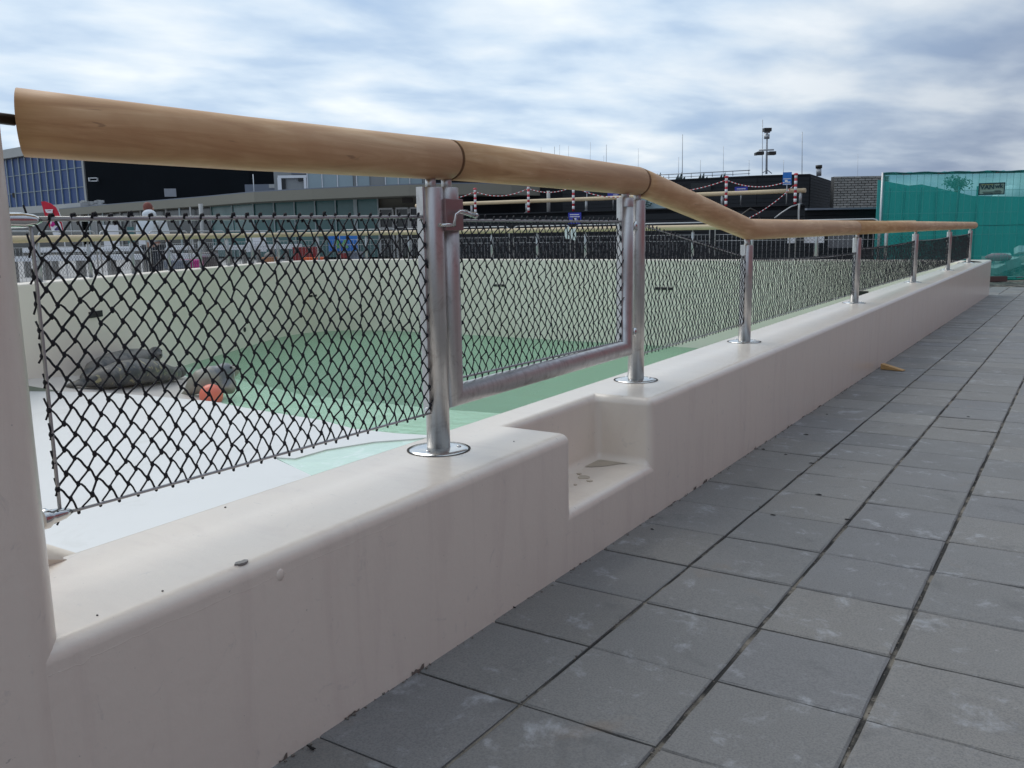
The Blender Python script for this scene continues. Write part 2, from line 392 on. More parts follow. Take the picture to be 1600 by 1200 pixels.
WL = 14.75                                            # far end of the near pool wall
LW0 = Vector((-6.7, -3.1)); LWd = (Vector((-14.0, 12.97))-Vector((-10.26, 4.755))).normalized()
LW0 = Vector((-10.26, 4.755))-LWd*8.0                 # start of the left wall's inner face
pv = MB()
for (x0, x1, y0, y1) in ((-.02, PX1, PY0, PY1), (-4.5, -.02, 14.8, PY1)):
    q = [(x0, y0), (x1, y0), (x1, y1), (x0, y1)]
    pv.add([(x, y, pavz(x, y)-.0065) for x, y in q], [(0, 1, 2, 3)])
pave = tag(pv.build('pavement', M_SAND), kind='structure')
TH = -.0103; CT, ST = math.cos(TH), math.sin(TH); TW = .3*.9971
def tl(u, v): return (u*CT - v*ST, u*ST + v*CT)
tiles = []
for j in range(-30, 58):
    for i in range(-16, 32):
        if i < 0 and j*.3 < 14.85: continue
        if i == 0 and j*.3 < 14.85:
            v0, v1 = j*.3, (j+1)*.3; ys = (v0, v1)
            u0_, u1_ = None, .2628
        else: u0_, u1_ = .2628+(i-1)*TW, .2628+i*TW
        v0, v1 = j*.3+random.gauss(0, .0012), (j+1)*.3
        g2 = .003
        if i == 0 and j*.3 < 14.85: quad = [(-.02, v0*CT+g2), tl(u1_-g2, v0+g2), tl(u1_-g2, v1-g2), (-.02, v1*CT-g2)]
        else: quad = [tl(u0_+.0052, v0+g2), tl(u1_-.0052, v0+g2), tl(u1_-.0052, v1-g2), tl(u0_+.0052, v1-g2)]
        cx = sum(q[0] for q in quad)/4; cy = sum(q[1] for q in quad)/4
        if cy > 30: continue
        pp = [pix((x, y, pavz(x, y))) for x, y in quad]
        area = 0
        if min(p[2] for p in pp) > .1:
            area = abs(sum(pp[k][0]*pp[(k+1) % 4][1]-pp[(k+1) % 4][0]*pp[k][1] for k in range(4)))/2
            mx_ = [p for p in pp if -20 < p[0] < 1620 and -20 < p[1] < 1220]
            if not mx_: area = 0
        if cx > 8.5: continue
        tiles.append((area, i, j, quad, cx, cy))
tiles.sort(key=lambda t: -t[0])
def tile_geo(mb, quad, cx, cy, z, tx, ty, bev=True):
    off = .004
    vs = []
    for x, y in quad: vs.append((x, y, -.03))
    for x, y in quad: vs.append((x, y, -off*.55))
    for x, y in quad:
        dx, dy = x-cx, y-cy; l = math.hypot(dx, dy); k = 1-off*1.4/l; vs.append((cx+dx*k, cy+dy*k, 0))
    vs = [(x, y, zz_+z+pavz(x, y)+tx*(x-cx)+ty*(y-cy)) for x, y, zz_ in vs]
    fs = []
    for a in range(4):
        b = (a+1) % 4; fs.append((a, b, 4+b, 4+a)); fs.append((4+a, 4+b, 8+b, 8+a))
    fs.append((8, 9, 10, 11)); mb.add(vs, fs)
far = MB(); tints = []
shared = {}
for k, (area, i, j, quad, cx, cy) in enumerate(tiles):
    z = random.gauss(0, .0008); tx, ty = random.gauss(0, .004), random.gauss(0, .004)
    if k < 300 and area > 0:
        if i != 0:
            var = random.randrange(10)
            if var not in shared:
                h = .15-.003; hw = TW/2-.0052; mb = MB(); e = lambda: random.uniform(-.0011, .0011)
                q = []; m4 = 4
                for (xa, ya), (xb, yb) in (((-hw, -h), (hw, -h)), ((hw, -h), (hw, h)), ((hw, h), (-hw, h)), ((-hw, h), (-hw, -h))):
                    for kk in range(m4): q.append((xa+(xb-xa)*kk/m4+e(), ya+(yb-ya)*kk/m4+e()))
                n4 = 4*m4; ins = [random.uniform(.002, .0075) for _ in q]
                vs = [(x, y, -.03) for x, y in q]+[(x, y, -.003+random.uniform(-.0012, .0008)) for x, y in q]+[(x*(1-i_/hw), y*(1-i_/h), random.uniform(-.0006, .0003)) for (x, y), i_ in zip(q, ins)]
                fs = []
                for a in range(n4):
                    b = (a+1) % n4; fs.append((a, b, n4+b, n4+a)); fs.append((n4+a, n4+b, 2*n4+b, 2*n4+a))
                fs.append(tuple(range(2*n4, 3*n4))); mb.add(vs, fs); shared[var] = mb.mesh('tile', M_TILE)
            o = link('tile', shared[var], pave); o.location = (cx, cy, pavz(cx, cy)+z)
            o.rotation_euler = (ty-.0118, -tx-.0043, TH+random.gauss(0, .0015))
        else:
            mb = MB(); tile_geo(mb, quad, cx, cy, z, tx, ty); mb.build('tile', M_TILE, pave)
    else:
        tile_geo(far, quad, cx, cy, z, tx, ty); tints += [random.random()]*9
fo = far.build('paving_tiles', M_TILE2, pave); fo['kind'] = 'stuff'
at_ = fo.data.attributes.new('tint', 'FLOAT', 'FACE'); at_.data.foreach_set('value', tints)

pz = MB()
lwf = LW0+LWd*17.9
back = [(-60, PY1), (-60, 14.9), (lwf.x-.4, 14.9), (-.35, 14.9), (-.02, 14.9), (-.02, PY1)]
pz.prism([(-60, 15.0), (-4.5, 15.0), (-4.5, PY1), (-60, PY1)], -1.2, -.06)
nL = Vector((-LWd.y, LWd.x))*1.0
a1 = LW0+nL*.3; a2 = LW0+LWd*19+nL*.3
pz.prism([(-60, PY0), (a1.x, PY0), (a1.x, a1.y), (-15.6, 15.0), (-60, 15.0)], -1.2, -.061)
tag(pz.build('plaza', M_PLAZA), kind='structure')

# ------------------------------------------------------------------ near pool wall with its step and pillar
wall = thing('pool_wall', 'cream coated low wall with rounded coping and a cut-in step, running along the paving', 'wall', (-.17, 6, 0))
wb = MB().prism([(-.34, -3.5), (0, -3.5), (0, WL), (-.34, WL)], -.45, .39).build('wall_body', M_COAT, wall)
nb = MB().prism([(-.204, .703), (.2, .703), (.2, 1.256), (-.204, 1.256)], .166, .8).build('cut', None)
bm_ = wb.modifiers.new('b', 'BOOLEAN'); bm_.operation = 'DIFFERENCE'; bm_.object = nb; bm_.solver = 'EXACT'
nb.location = wb.location*0
baked(wb); bpy.data.objects.remove(nb)
b2 = wb.modifiers.new('bv', 'BEVEL'); b2.width = .026; b2.segments = 5; b2.limit_method = 'ANGLE'; b2.angle_limit = math.radians(40); b2.use_clamp_overlap = True
baked(wb)
for p in wb.data.polygons: p.use_smooth = True
wn = wb.modifiers.new('wn', 'WEIGHTED_NORMAL'); wn.keep_sharp = False
if not wb.data.materials: wb.data.materials.append(M_COAT)
# water spots of bare cement in the step and a few chips on the coping
def blot(pts_c, z, r, seed, name, m, par, sx=1, sy=1, n=14):
    rnd = random.Random(seed); vs = []
    for k in range(n):
        a = 2*math.pi*k/n; rr = r*(1+rnd.uniform(-.25, .25)); vs.append((pts_c[0]+rr*sx*math.cos(a), pts_c[1]+rr*sy*math.sin(a), z))
    mb = MB(); top = vs; bot = [(x, y, z-.004) for x, y, z in vs]
    mb.add(top+bot, [tuple(range(n))]+[(n+k, n+(k+1) % n, (k+1) % n, k) for k in range(n)]); return mb.build(name, m, par)
M_DAMP = mat('damp_dirt', (.50, .43, .34), .6, var=.2, vscale=40)
M_DAMP2 = mat('dry_splash', (.25, .235, .22), .55, var=.2, vscale=40)
corner = MB(); cs = [(-.199, 1.235), (-.193, 1.250), (-.082, 1.250), (-.068, 1.243), (-.100, 1.222), (-.118, 1.190), (-.140, 1.160), (-.165, 1.140), (-.199, 1.125)]
corner.add([(x, y, .1675) for x, y in cs], [tuple(reversed(range(len(cs))))]); corner.build('damp_patch', M_DAMP, wall)
for k, (px, py, r) in enumerate(((912, 746, .014), (921, 752, .007), (899, 758, .004), (905, 741, .006))):
    p = onz(px, py, .166); blot(p, .1685, r, k, 'dirt_spot', M_DAMP, wall, 1.3, 1.3)
p = onz(377, 880, .39); blot(p, .3925, .0075, 5, 'cement_chip', M_DAMP2, wall, .9, 1.5)
for k, (px, py, r) in enumerate(((352, 793, .002), (803, 690, .0016), (254, 924, .0014), (152, 962, .0014))):
    p = onz(px, py, .39); blot(p, .3915, r, 9+k, 'speck', M_GAP, wall)
# raised seam of coating and a blister on the wall face
seam = MB()
pts = [(75, 1057), (130, 1035), (180, 1010), (215, 985), (260, 968), (330, 935), (400, 915), (450, 893), (470, 880), (520, 860), (570, 838), (620, 812), (655, 802)]
sp = []
for px, py in pts:
    v = ray(px, py); q = CAM+v*((0-CAM.x)/v.x); sp.append((-.0002, q.y, min(q.z, .352)))
seam.tube([(-.0004, y, z+random.gauss(0, .0015)) for x, y, z in [tuple(Vector(a_).lerp(Vector(b_), f_/4)) for a_, b_ in zip(sp, sp[1:]) for f_ in range(4)]], .0007, 5).build('coating_seam', M_COAT, wall)
v = ray(438, 897); q = CAM+v*((0-CAM.x)/v.x); MB().sphere((-.0015, q.y, min(q.z, .35)), .012, 12, (.35, .8, 1)).build('blister', M_COAT, wall)
# pillar
def rounded(x0, x1, y0, y1, r, n=8, corners=(1, 1, 1, 1)):
    out = []
    for (cx, cy, a0, on) in ((x1-r, y1-r, 0, corners[0]), (x0+r, y1-r, 90, corners[1]), (x0+r, y0+r, 180, corners[2]), (x1-r, y0+r, 270, corners[3])):
        for k in range(n+1):
            a = math.radians(a0+90*k/n)
            out.append((cx+r*math.cos(a), cy+r*math.sin(a)) if on else None)
        if not on:
            out = [o for o in out if o]; out.append((x1 if a0 in (0, 270) else x0, y1 if a0 in (0, 90) else y0))
    return [o for o in out if o]
pr_ = rounded(-.62, .003, -1.9, -.752, .062, 10, (1, 0, 0, 0)); np_ = len(pr_)
pm = MB()
for k in range(np_):                    # big faces flat, the rounded corner smooth
    (xa, ya), (xb, yb) = pr_[k], pr_[(k+1) % np_]
    if math.dist((xa, ya), (xb, yb)) > .03: pm.add([(xa, ya, -.4), (xb, yb, -.4), (xb, yb, 2.3), (xa, ya, 2.3)], [(0, 1, 2, 3)])
arc = pr_[:11]
pm.add([(x, y, z) for x, y in arc for z in (-.4, 2.3)], [(2*k, 2*k+2, 2*k+3, 2*k+1) for k in range(10)], True)
pm.add([(x, y, 2.3) for x, y in pr_], [tuple(range(np_))]); pm.add([(x, y, -.4) for x, y in pr_], [tuple(reversed(range(np_)))])
pil = pm.build('pillar', M_COAT, wall)
cv = MB(); prof = []
for k in range(11):
    a = math.radians(90*k/10); prof.append((-.722+.20-.20*math.cos(math.radians(90)-a)*1, .388+.24-.24*math.cos(a)))
prof = [(-.756+.21*(1-math.sin(math.radians(9*k))), .386+.30*(1-math.cos(math.radians(9*k)))) for k in range(11)]
vs = [(x, y, z) for x in (-.60, -.30) for y, z in prof]+[(-.60, -.78, .386), (-.30, -.78, .386)]
fs = [(k, k+1, 12+k, 11+k) for k in range(10)]+[tuple([11+k for k in range(11)]+[23])]
cv.add(vs, fs); cvo = cv.build('cove', M_COATM, wall)
for p in cvo.data.polygons: p.use_smooth = len(p.vertices) == 4
# the thick of the wall towards the pool under the pillar
MB().box((-.352, -.628, .87), (.004, .018, .5)).build('edge_strip', M_GALV, wall)
# inner face of the basin below the coping
tag(MB().prism([(-.335, -3.5), (-.01, -3.5), (-.01, WL), (-.335, WL)], -3.2, -.46).build('basin_wall', M_POOLWALL), kind='structure')

# ------------------------------------------------------------------ basin
BW = 14.4
inner = [tuple(LW0)]
cor = LW0+LWd*17.0
fillet = []
arc0 = LW0+LWd*15.6; arc1 = Vector((-11.3, BW)); ctl = Vector((-14.35, 14.2))
ctl = LW0+LWd*((BW-LW0.y)/LWd.y)
for k in range(11):
    s = k/10; p = arc0*(1-s)**2+ctl*2*s*(1-s)+arc1*s*s; fillet.append((p.x, p.y))
wallline = [tuple(LW0+LWd*s) for s in (0, 4, 8, 12)]+fillet+[(-9, BW), (-6, BW), (-3, BW), (-1.2, BW)]
for k in range(1, 9):
    a = math.radians(90*k/8); wallline.append((-1.2+.83*math.sin(a), BW-.9+.9*math.cos(a)))
far_wall = thing('far_pool_wall', 'pale beige curved basin wall across the water with black overflow slots', 'wall', (-9, 12, 0))
def offs(line, d):
    out = []
    for i, p in enumerate(line):
        a = Vector(line[max(i-1, 0)]); b = Vector(line[min(i+1, len(line)-1)]); t = (b-a).normalized(); n_ = Vector((-t.y, t.x)); out.append((p[0]+n_.x*d, p[1]+n_.y*d))
    return out
TOP = .39
def strip(name, prof, m, par):       # sweep profile (offset, z) along the wall line
    vs = []; fs = []; n_ = len(prof)
    cols = [offs(wallline, d) for d, z in prof]
    for i in range(len(wallline)):
        for k in range(n_): vs.append((cols[k][i][0], cols[k][i][1], prof[k][1]))
    for i in range(len(wallline)-1):
        for k in range(n_-1): fs.append((i*n_+k, (i+1)*n_+k, (i+1)*n_+k+1, i*n_+k+1))
    mb = MB(); mb.add(vs, fs, True); o = mb.build(name, m, par); o.modifiers.new('wn', 'WEIGHTED_NORMAL').weight = 90; return o
strip('wall_face', [(0, -3.2), (0, -1.5), (0, TOP-.03), (.004, TOP-.012), (.014, TOP-.003), (.03, TOP), (.33, TOP), (.345, TOP-.012), (.35, -.2)], M_POOLWALL, far_wall)
def wallpt(px, z=None, py=None):      # point on the wall face seen at column px
    best = None
    for i in range(len(wallline)-1):
        a = Vector((*wallline[i], 0)); b = Vector((*wallline[i+1], 0)); n_ = (b-a).cross(Vector((0, 0, 1)))
        v = ray(px, py); den = v.dot(n_)
        if abs(den) < 1e-9: continue
        t = (a-CAM).dot(n_)/den; q = CAM+v*t; s = (q-a).dot(b-a)/(b-a).length_squared
        if t > 0 and -.001 <= s <= 1.001:
            return q, (b-a).normalized()
    return None, None
for (px, py, n_, w) in ((149, 491, 1, .32), (492, 462, 3, .09), (780, 446, 3, .075), (1038, 451, 3, .10), (1349, 459, 1, .16)):
    q, dd = wallpt(px, py=py)
    if q is None: continue
    nrm = dd.cross(Vector((0, 0, 1))).normalized()
    nrm = Vector((0, 0, 1)).cross(dd)*-1
    for k in range(n_):
        c = q + dd*((k-(n_-1)/2)*w*1.28)
        R = Matrix((dd, Vector((-dd.y, dd.x, 0)), Vector((0, 0, 1)))).transposed()
        MB().box(c, (w, .03, .05 if n_ > 1 else .09), R).build('overflow_slot', M_GAP, far_wall)
q, dd = wallpt(382, py=515)
R = Matrix((dd, Vector((-dd.y, dd.x, 0)), Vector((0, 0, 1)))).transposed()
mb = MB(); mb.tube([q-Vector((-dd.y, dd.x, 0))*.012, q+Vector((-dd.y, dd.x, 0))*.01], .05, 16).build('drain_hole', M_GAP, far_wall)
q, dd = wallpt(861, py=508); MB().sphere(q, .035, 10, (1, .5, 1)).build('water_inlet', M_GALV, far_wall)

def beachz(x, y): return -(.0894*x+.1676*y)-.9494
bz = -1.5
# beach: sloping floor at the left, shelf and deep part
deepline = [onz(px, py, bz) for px, py in ((300, 589), (370, 600), (450, 609), (560, 620), (700, 633), (830, 640), (960, 648))]
bm2 = MB()
edge_ = sorted([(p.x, p.y) for p in [onz(px, py, -.9) for px, py in ((10, 611), (60, 611), (110, 612), (150, 613), (200, 616), (250, 620), (330, 627), (400, 640))]])
def starty(x):
    if x > edge_[-1][0]: return -3.4
    if x < edge_[0][0]: return edge_[0][1]-(edge_[0][0]-x)*.3
    for (xa, ya), (xb, yb) in zip(edge_, edge_[1:]):
        if xa <= x <= xb: return ya+(yb-ya)*(x-xa)/(xb-xa)-.01
def floorz(x, y):
    if x > edge_[-1][0] and y < 5.2: return -1.275
    return max(min(beachz(x, y), -.3), -1.36-.06*max(0, y-5.2)) if y < 11 else max(beachz(x, y), bz)
def deepy(x):
    pts_ = sorted([(p.x, p.y) for p in deepline])
    if x <= pts_[0][0]: return pts_[0][1]+(pts_[0][0]-x)*.9
    for (xa, ya), (xb, yb) in zip(pts_, pts_[1:]):
        if xa <= x <= xb: return ya+(yb-ya)*(x-xa)/(xb-xa)
    return pts_[-1][1]
vs = []; fs = []; nx = 70
ny = 24
for i in range(nx+1):
    x = -14.6+i*(14.27/nx)
    for j in range(ny+1):
        y = starty(x)+(deepy(x)-starty(x))*j/ny; vs.append((x, y, floorz(x, y)))
for i in range(nx):
    for j in range(ny): fs.append((i*(ny+1)+j, (i+1)*(ny+1)+j, (i+1)*(ny+1)+j+1, i*(ny+1)+j+1))
def beach_hook(t, v, c, b):
    return c
bm2.add(vs, fs, True); bo = tag(bm2.build('beach_floor', M_BEACH), kind='structure')
bo.data.materials.append(M_SHALLOW)
for p in bo.data.polygons:
    if p.center.z < -1.262: p.material_index = 1
mb = MB(); vs = []; fs = []
for i in range(nx+1):
    x = -14.6+i*(14.27/nx); vs += [(x, deepy(x), floorz(x, deepy(x))), (x, deepy(x)+.15, -3), (x, 14.5, -3)]
for i in range(nx):
    a = i*3; fs += [(a, a+3, a+4, a+1), (a+1, a+4, a+5, a+2)]
mb.add(vs, fs); tag(mb.build('deep_floor', M_DEEP), kind='structure')
wt = MB(); wp = [tuple(LW0)]+list(wallline)[1:]+[(-.336, -3.4)]
wt.add([(x, y, -1.26) for x, y in wp], [tuple(range(len(wp)))[::-1]]); wo_ = tag(wt.build('pool_water', M_WATER), kind='structure')
# white deck
DZ = -.9
dk = [onz(px, py, DZ) for px, py in ((10, 611), (60, 611), (110, 612), (150, 613), (200, 616), (250, 620), (330, 627), (400, 640), (450, 648), (500, 656), (554, 670), (620, 677), (690, 681), (640, 686), (585, 690), (510, 702), (461, 716), (425, 714), (485, 742), (520, 800), (560, 900))]+[Vector((-.35, -3.3, DZ)), Vector((-8.0, -3.3, DZ))]
mb = MB(); n_ = len(dk)
mb.add([p[:] for p in dk]+[(p.x, p.y, -1.8) for p in dk], [tuple(reversed(range(n_)))]+[(k, (k+1) % n_, n_+(k+1) % n_, n_+k) for k in range(n_)])
dko = mb.build('white_deck', M_WHITE); tag(dko, kind='structure')
bmx = bmesh.new(); bmx.from_mesh(dko.data); bmesh.ops.triangulate(bmx, faces=[f for f in bmx.faces if len(f.verts) > 4]); bmesh.ops.recalc_face_normals(bmx, faces=bmx.faces); bmx.to_mesh(dko.data); bmx.free()

M_WET = mat('wet_mint_step', (.60, .76, .62), .12, var=.10, vscale=5, bump=.35, bscale=9, spec=.6, hook=lambda t, v, c, b: mix(t, mapr(t, noise(t, v, 5, 5, .6, 1.2), .5, .66, 0, .6), c, (.76, .84, .76)))
ws = [onz(px, py, -.915) for px, py in ((425, 713), (461, 715), (510, 701), (585, 689), (640, 685), (690, 680), (770, 700), (640, 800), (480, 760), (484, 743))]
tag(MB().prism([(p.x, p.y) for p in ws], -1.9, -.912).build('wet_step', M_WET), kind='structure')

# ------------------------------------------------------------------ railing on the near wall
RX = -.21
rail = thing('railing', 'stainless steel railing with thick round wooden handrail and black netting on the near wall', 'railing', (RX, 6, .39))
def handrail(pts, par, endmat=True, r=.05):
    mb = MB(); mb.tube(pts, r, 40); o = mb.build('handrail', M_WOOD, par); o.data.materials.append(M_WOODEND)
    for p in o.data.polygons[-2:]: p.material_index = 1
    return o
Z1, Z2 = 1.118, .935
def smoothpath(pts): return pts
ho = handrail([(RX, -.630, 1.113), (RX, -.560, 1.113), (RX, -.2, 1.114), (RX, .440, 1.122)], rail)
for v_ in ho.data.vertices:
    if v_.co.y < -.6: v_.co.y -= (v_.co.x-RX)*.72
def mitred(pts, r, n=40):
    vs = []; fs = []; m = len(pts); pts = [Vector(p) for p in pts]
    for i, p in enumerate(pts):
        a = (p-pts[i-1]).normalized() if i else (pts[1]-p).normalized(); b = (pts[i+1]-p).normalized() if i < m-1 else a
        t = (a+b).normalized(); x = Vector((1, 0, 0)); y = t.cross(x).normalized(); k_ = 1/max(.2, a.dot(t))
        for k in range(n):
            q = 2*math.pi*k/n; vs.append((p+x*math.cos(q)*r+y*math.sin(q)*r*k_)[:])
    for i in range(m-1):
        for k in range(n): fs.append((i*n+k, (i*n)+(k+1) % n, (i+1)*n+(k+1) % n, (i+1)*n+k))
    mb = MB(); mb.add(vs, fs, True); mb.f.append(tuple(reversed(range(n)))); mb.f.append(tuple((m-1)*n+k for k in range(n))); mb.sm += [False, False]
    return mb
def mrail(pts, par, r=.05):
    o = mitred(pts, r).build('handrail', M_WOOD, par); o.data.materials.append(M_WOODEND)
    for p in o.data.polygons[-2:]: p.material_index = 1
    return o
mrail([(RX, 1.600, 1.112), (RX, 1.66, 1.105), (RX, 2.88, .936), (RX, 5.30, .935)], rail)
mrail([(RX, 5.303, .935), (RX, 8.0, .936), (RX, 13.93, .937)], rail)
MB().sphere((RX, 13.93, .937), .05, 20, (1, .7, 1)).build('handrail_end', M_WOOD, rail)
MB().tube([(RX, .438, 1.122), (RX, .449, 1.122)], .0475, 32).build('joint_gap', M_GROOVE, rail)
# dark rod from pillar to the rail end
MB().tube([(RX, -.725, 1.118), (RX, -.64, 1.116)], .0085, 10).build('wall_rod', M_DARKMETAL, rail)

def post(y, top, par, netb=.478, bar=True, stubto=None, r=.030, flip=1):
    e = MB(); e.tube([(RX, y, .39), (RX, y, top-.002), (RX, y, top)], [r, r, r-.001], 28); o = e.build('post', M_STEEL, par)
    MB().tube([(RX, y, top-.01), (RX, y, stubto)], 0.0135, 14).build('stub', M_STEEL, o)
    MB().lathe([(r-.001, .398), (r+.006, .3985), (.062, .3955), (.074, .3930), (.077, .3905), (.0775, .3895)], (RX, y, 0), 40).build('base_flange', M_STEELP, o)
    ring = MB(); ring.lathe([(.0765, .3912), (.0825, .3912)], (RX, y, 0), 40); ring.build('seal_ring', M_GAP, o)
    for a in (35, 155, 275):
        MB().lathe([(0, .3995), (.004, .3995), (.006, .3975), (.006, .394)], (RX+.052*math.cos(math.radians(a)), y+.052*math.sin(math.radians(a)), 0), 10).build('bolt', M_STEELP, o)
    if bar:
        MB().box((RX-.006, y-.034*flip, (netb+top)/2), (.020, .008, top-netb)).build('net_bar', M_STEEL, o)
        for zc in (netb+.012, top-.075 if top > 1 else top-.05):
            MB().tube([(RX, y-.05*flip, zc), (RX, y+.02*flip, zc)], .0035, 8).build('cable_eye', M_STEELP, o)
    return o
PY = [.3716, 1.588, 2.868, 5.42, 8.16, 10.9, 13.42]
post(PY[0], 1.052, rail, .492, stubto=1.08)
post(PY[1], 1.047, rail, .48, bar=False, stubto=1.08)
for y in PY[2:]: post(y, .862, rail, .478, stubto=.90)
# cables and turnbuckles
def turnbuckle(y0, y1, z, par):
    MB().lathe([(0, y0), (.0145, y0), (.0165, y0+.003), (.0165, y0+.012), (.0125, y0+.018), (.0118, y1-.03), (.009, y1-.012), (.0040, y1), (0, y1)], (RX, 0, z), 18, 'y').build('turnbuckle', M_STEELP, par)
turnbuckle(-.70, -.615, .969, rail); turnbuckle(-.668, -.615, .502, rail)
def cable(a, b, par, r=.0035, sag=0.0, name='cable'):
    a = Vector(a); b = Vector(b); MB().tube([a.lerp(b, k/8)+Vector((0, 0, -sag*4*(k/8)*(1-k/8))) for k in range(9)], r, 8).build(name, M_GALV, par)
cable((RX, -.62, .971), (RX, PY[0]-.04, .980), rail, .0042); cable((RX, -.62, .502), (RX, PY[0]-.03, .491), rail, .0030)
cable((RX, -.632, .975), (RX, -.634, .50), rail, .0030)

def net(y0, y1, zb0, zb1, zt0, zt1, par, w=.0355, h=.0445, r=.00165, x=RX, seg=5, sides=5, knots=True, tails=True, jit=.0016, seed=1, sag=0.0, frm=None, loose=0.0, squeeze=1.0):
    rnd = random.Random(seed); mb = MB()
    L = abs(y1-y0); nc = max(2, round(L/(w/2))); H = ((zt0-zb0)+(zt1-zb1))/2; nr = max(2, round(H/(h/2)))
    if nr % 2: nr += 1
    P = {}
    for i in range(nc+1):
        for j in range(nr+1):
            if (i+j) % 2: continue
            s = i/nc; t = j/nr; zb = zb0+(zb1-zb0)*s; zt = zt0+(zt1-zt0)*s-sag*4*s*(1-s)
            edge = (i in (0, nc)) or (j in (0, nr))
            dy = 0 if i in (0, nc) else rnd.gauss(0, jit); dz = 0 if j in (0, nr) else rnd.gauss(0, jit)
            dy += loose*math.sin(t*9+s*14)*math.sin(math.pi*s); dz += loose*math.sin(s*23+t*3)*.6*math.sin(math.pi*t)
            if j == nr: dz += .004+abs(rnd.gauss(0, .002))
            if j == 0: dz -= .005+abs(rnd.gauss(0, .0018))
            yy = y0+(y1-y0)*s+dy; zz_ = zb+(zt-zb)*t+dz
            xx = x+rnd.gauss(0, .0012)+(.003 if j % 2 else -.001)
            P[(i, j)] = Vector((xx, yy, zz_)) if frm is None else frm(yy, zz_)
    for (i, j), p in P.items():
        for dj in (1, -1):
            q = P.get((i+1, j+dj))
            if q is None: continue
            pts_ = []
            b1 = rnd.uniform(.55, 1.15)
            for k in range(seg+1):
                t = k/seg; ts = t*t*(3-2*t); tt = t*(1-b1)+ts*b1; te = 1-(1-t)**1.28
                c = p.lerp(q, t)
                if frm is None:
                    c.y = p.y+(q.y-p.y)*(t*(1-b1*.95)+ts*b1*.95 if dj == 1 else te); c.z = p.z+(q.z-p.z)*t + (.0028*math.sin(math.pi*2*t) if dj == -1 else 0)
                pts_.append(c)
            mb.tube(pts_, r*rnd.uniform(.82, 1.08), sides, caps=False)
        if knots and 0 < i < nc and 0 < j < nr: mb.sphere(p, r*rnd.uniform(2.0, 2.5), 6, (.9, .85, 1.35))
        if tails and i in (0, nc) and frm is None:
            s_ = -1 if i == 0 else 1
            mb.sphere(p, r*2.4, 6, (1, 1, 1.3))
            a = p; b = p+Vector((rnd.gauss(0, .004), s_*rnd.uniform(.002, .010), rnd.uniform(.012, .022))); c = p+Vector((0, s_*rnd.uniform(.0, .008), -rnd.uniform(.008, .016)))
            mb.tube([c, a, b], r*.9, 5); 
        if tails and j == nr and frm is None:
            # loop over the cable
            s_ = 1 if (i//2) % 2 else -1
            mb.tube([p+Vector((.004, -.006, -.006)), p+Vector((.003, -.004, .002)), p+Vector((0, .003, .0035)), p+Vector((-.004, .007, -.002)), p+Vector((-.002, .010, -.014))], r*1.25, 5)
        if tails and j == 0 and frm is None and i % 2 == 0:
            mb.sphere(p, r*1.7, 5)
    return mb.build('net', M_ROPE, par)
net(-.634, PY[0]-.036, .503, .492, .970, .980, rail, seed=3, loose=.0015, r=.0019)
net(PY[1]+.036, PY[2]-.036, .480, .480, .963, .800, rail, w=.036, seed=5, loose=.0025, r=.00165)
cable((RX, PY[1], .482), (RX, PY[2], .480), rail, .0025); cable((RX, PY[1], .964), (RX, PY[2], .800), rail, .0025)
zt = [.80, .755, .80, .835, .86]
for k in range(4):
    y0, y1 = PY[2+k]+.033, PY[3+k]-.036
    net(y0, y1, .470, .462, (.79, .78, .80, .81)[k], (.75, .79, .80, .82)[k], rail, w=.036, seed=11+k, loose=.0025, r=.0016, seg=3, sides=4, tails=(k < 2), sag=.012)
    cable((RX, y0, .470), (RX, y1, .462), rail, .0025); cable((RX, y0, (.79, .78, .80, .81)[k]), (RX, y1, (.75, .79, .80, .82)[k]), rail, .0025, .012)

# ------------------------------------------------------------------ gate
gate = thing('gate', 'steel tube gate with black net and latch between two railing posts', 'gate', (RX, 1.0, .5))
GL, GR = .437, 1.488; GB, GT = .512, 1.052
mitred([(RX, GL, GT), (RX, GL, GB+.30), (RX, GL, GB+.008), (RX, GR, GB+.008), (RX, GR, GB+.30), (RX, GR, GT)], .029, 32).build('frame', M_STEEL, gate)
for y in (GL, GR): MB().lathe([(.0285, GT+.001), (.0295, GT-.0), (.0295, GT-.03)], (RX, y, 0), 28).build('tube_cap', M_STEEL, gate)
for y in (GL, GR): MB().tube([(RX, y, GT-.01), (RX, y, 1.085)], 0.0135, 14).build('stub', M_STEEL, gate)
MB().box((RX-.004, GR-.034, (.545+GT)/2), (.022, .008, GT-.545)).build('net_bar', M_STEEL, gate)
o = MB().tube([(RX, .452, 1.122), (RX, .8, 1.121), (RX, 1.583, 1.114)], .05, 40).build('handrail', M_WOOD, gate); o.data.materials.append(M_WOODEND)
for p in o.data.polygons[-2:]: p.material_index = 1
MB().tube([(RX, 1.581, 1.1135), (RX, 1.607, 1.112)], .0488, 32).build('joint_gap', M_GROOVE, gate)
net(GL+.034, GR-.042, .560, .545, .975, .974, gate, seed=8, loose=.003)
cable((RX, GL+.02, .563), (RX, GR-.02, .548), gate, .0032); cable((RX, GL+.03, .972), (RX, GR-.02, .971), gate, .0038)
M_LATCH = mat('latch_plate_steel', (.34, .24, .24), .45, .9, var=.1, vscale=30, bump=.05)
lp = MB().box((RX+.031, GL-.018, .985), (.012, .074, .078)).build('latch_plate', M_LATCH, gate); bevelled(lp, .002, 2)
MB().tube([(RX+.038, GL-.04, .958), (RX+.05, GL-.040, .962), (RX+.052, GL-.036, .985), (RX+.055, GL-.020, .993), (RX+.058, GL+.004, .992)], .004, 10).build('latch_lever', M_STEELP, gate)
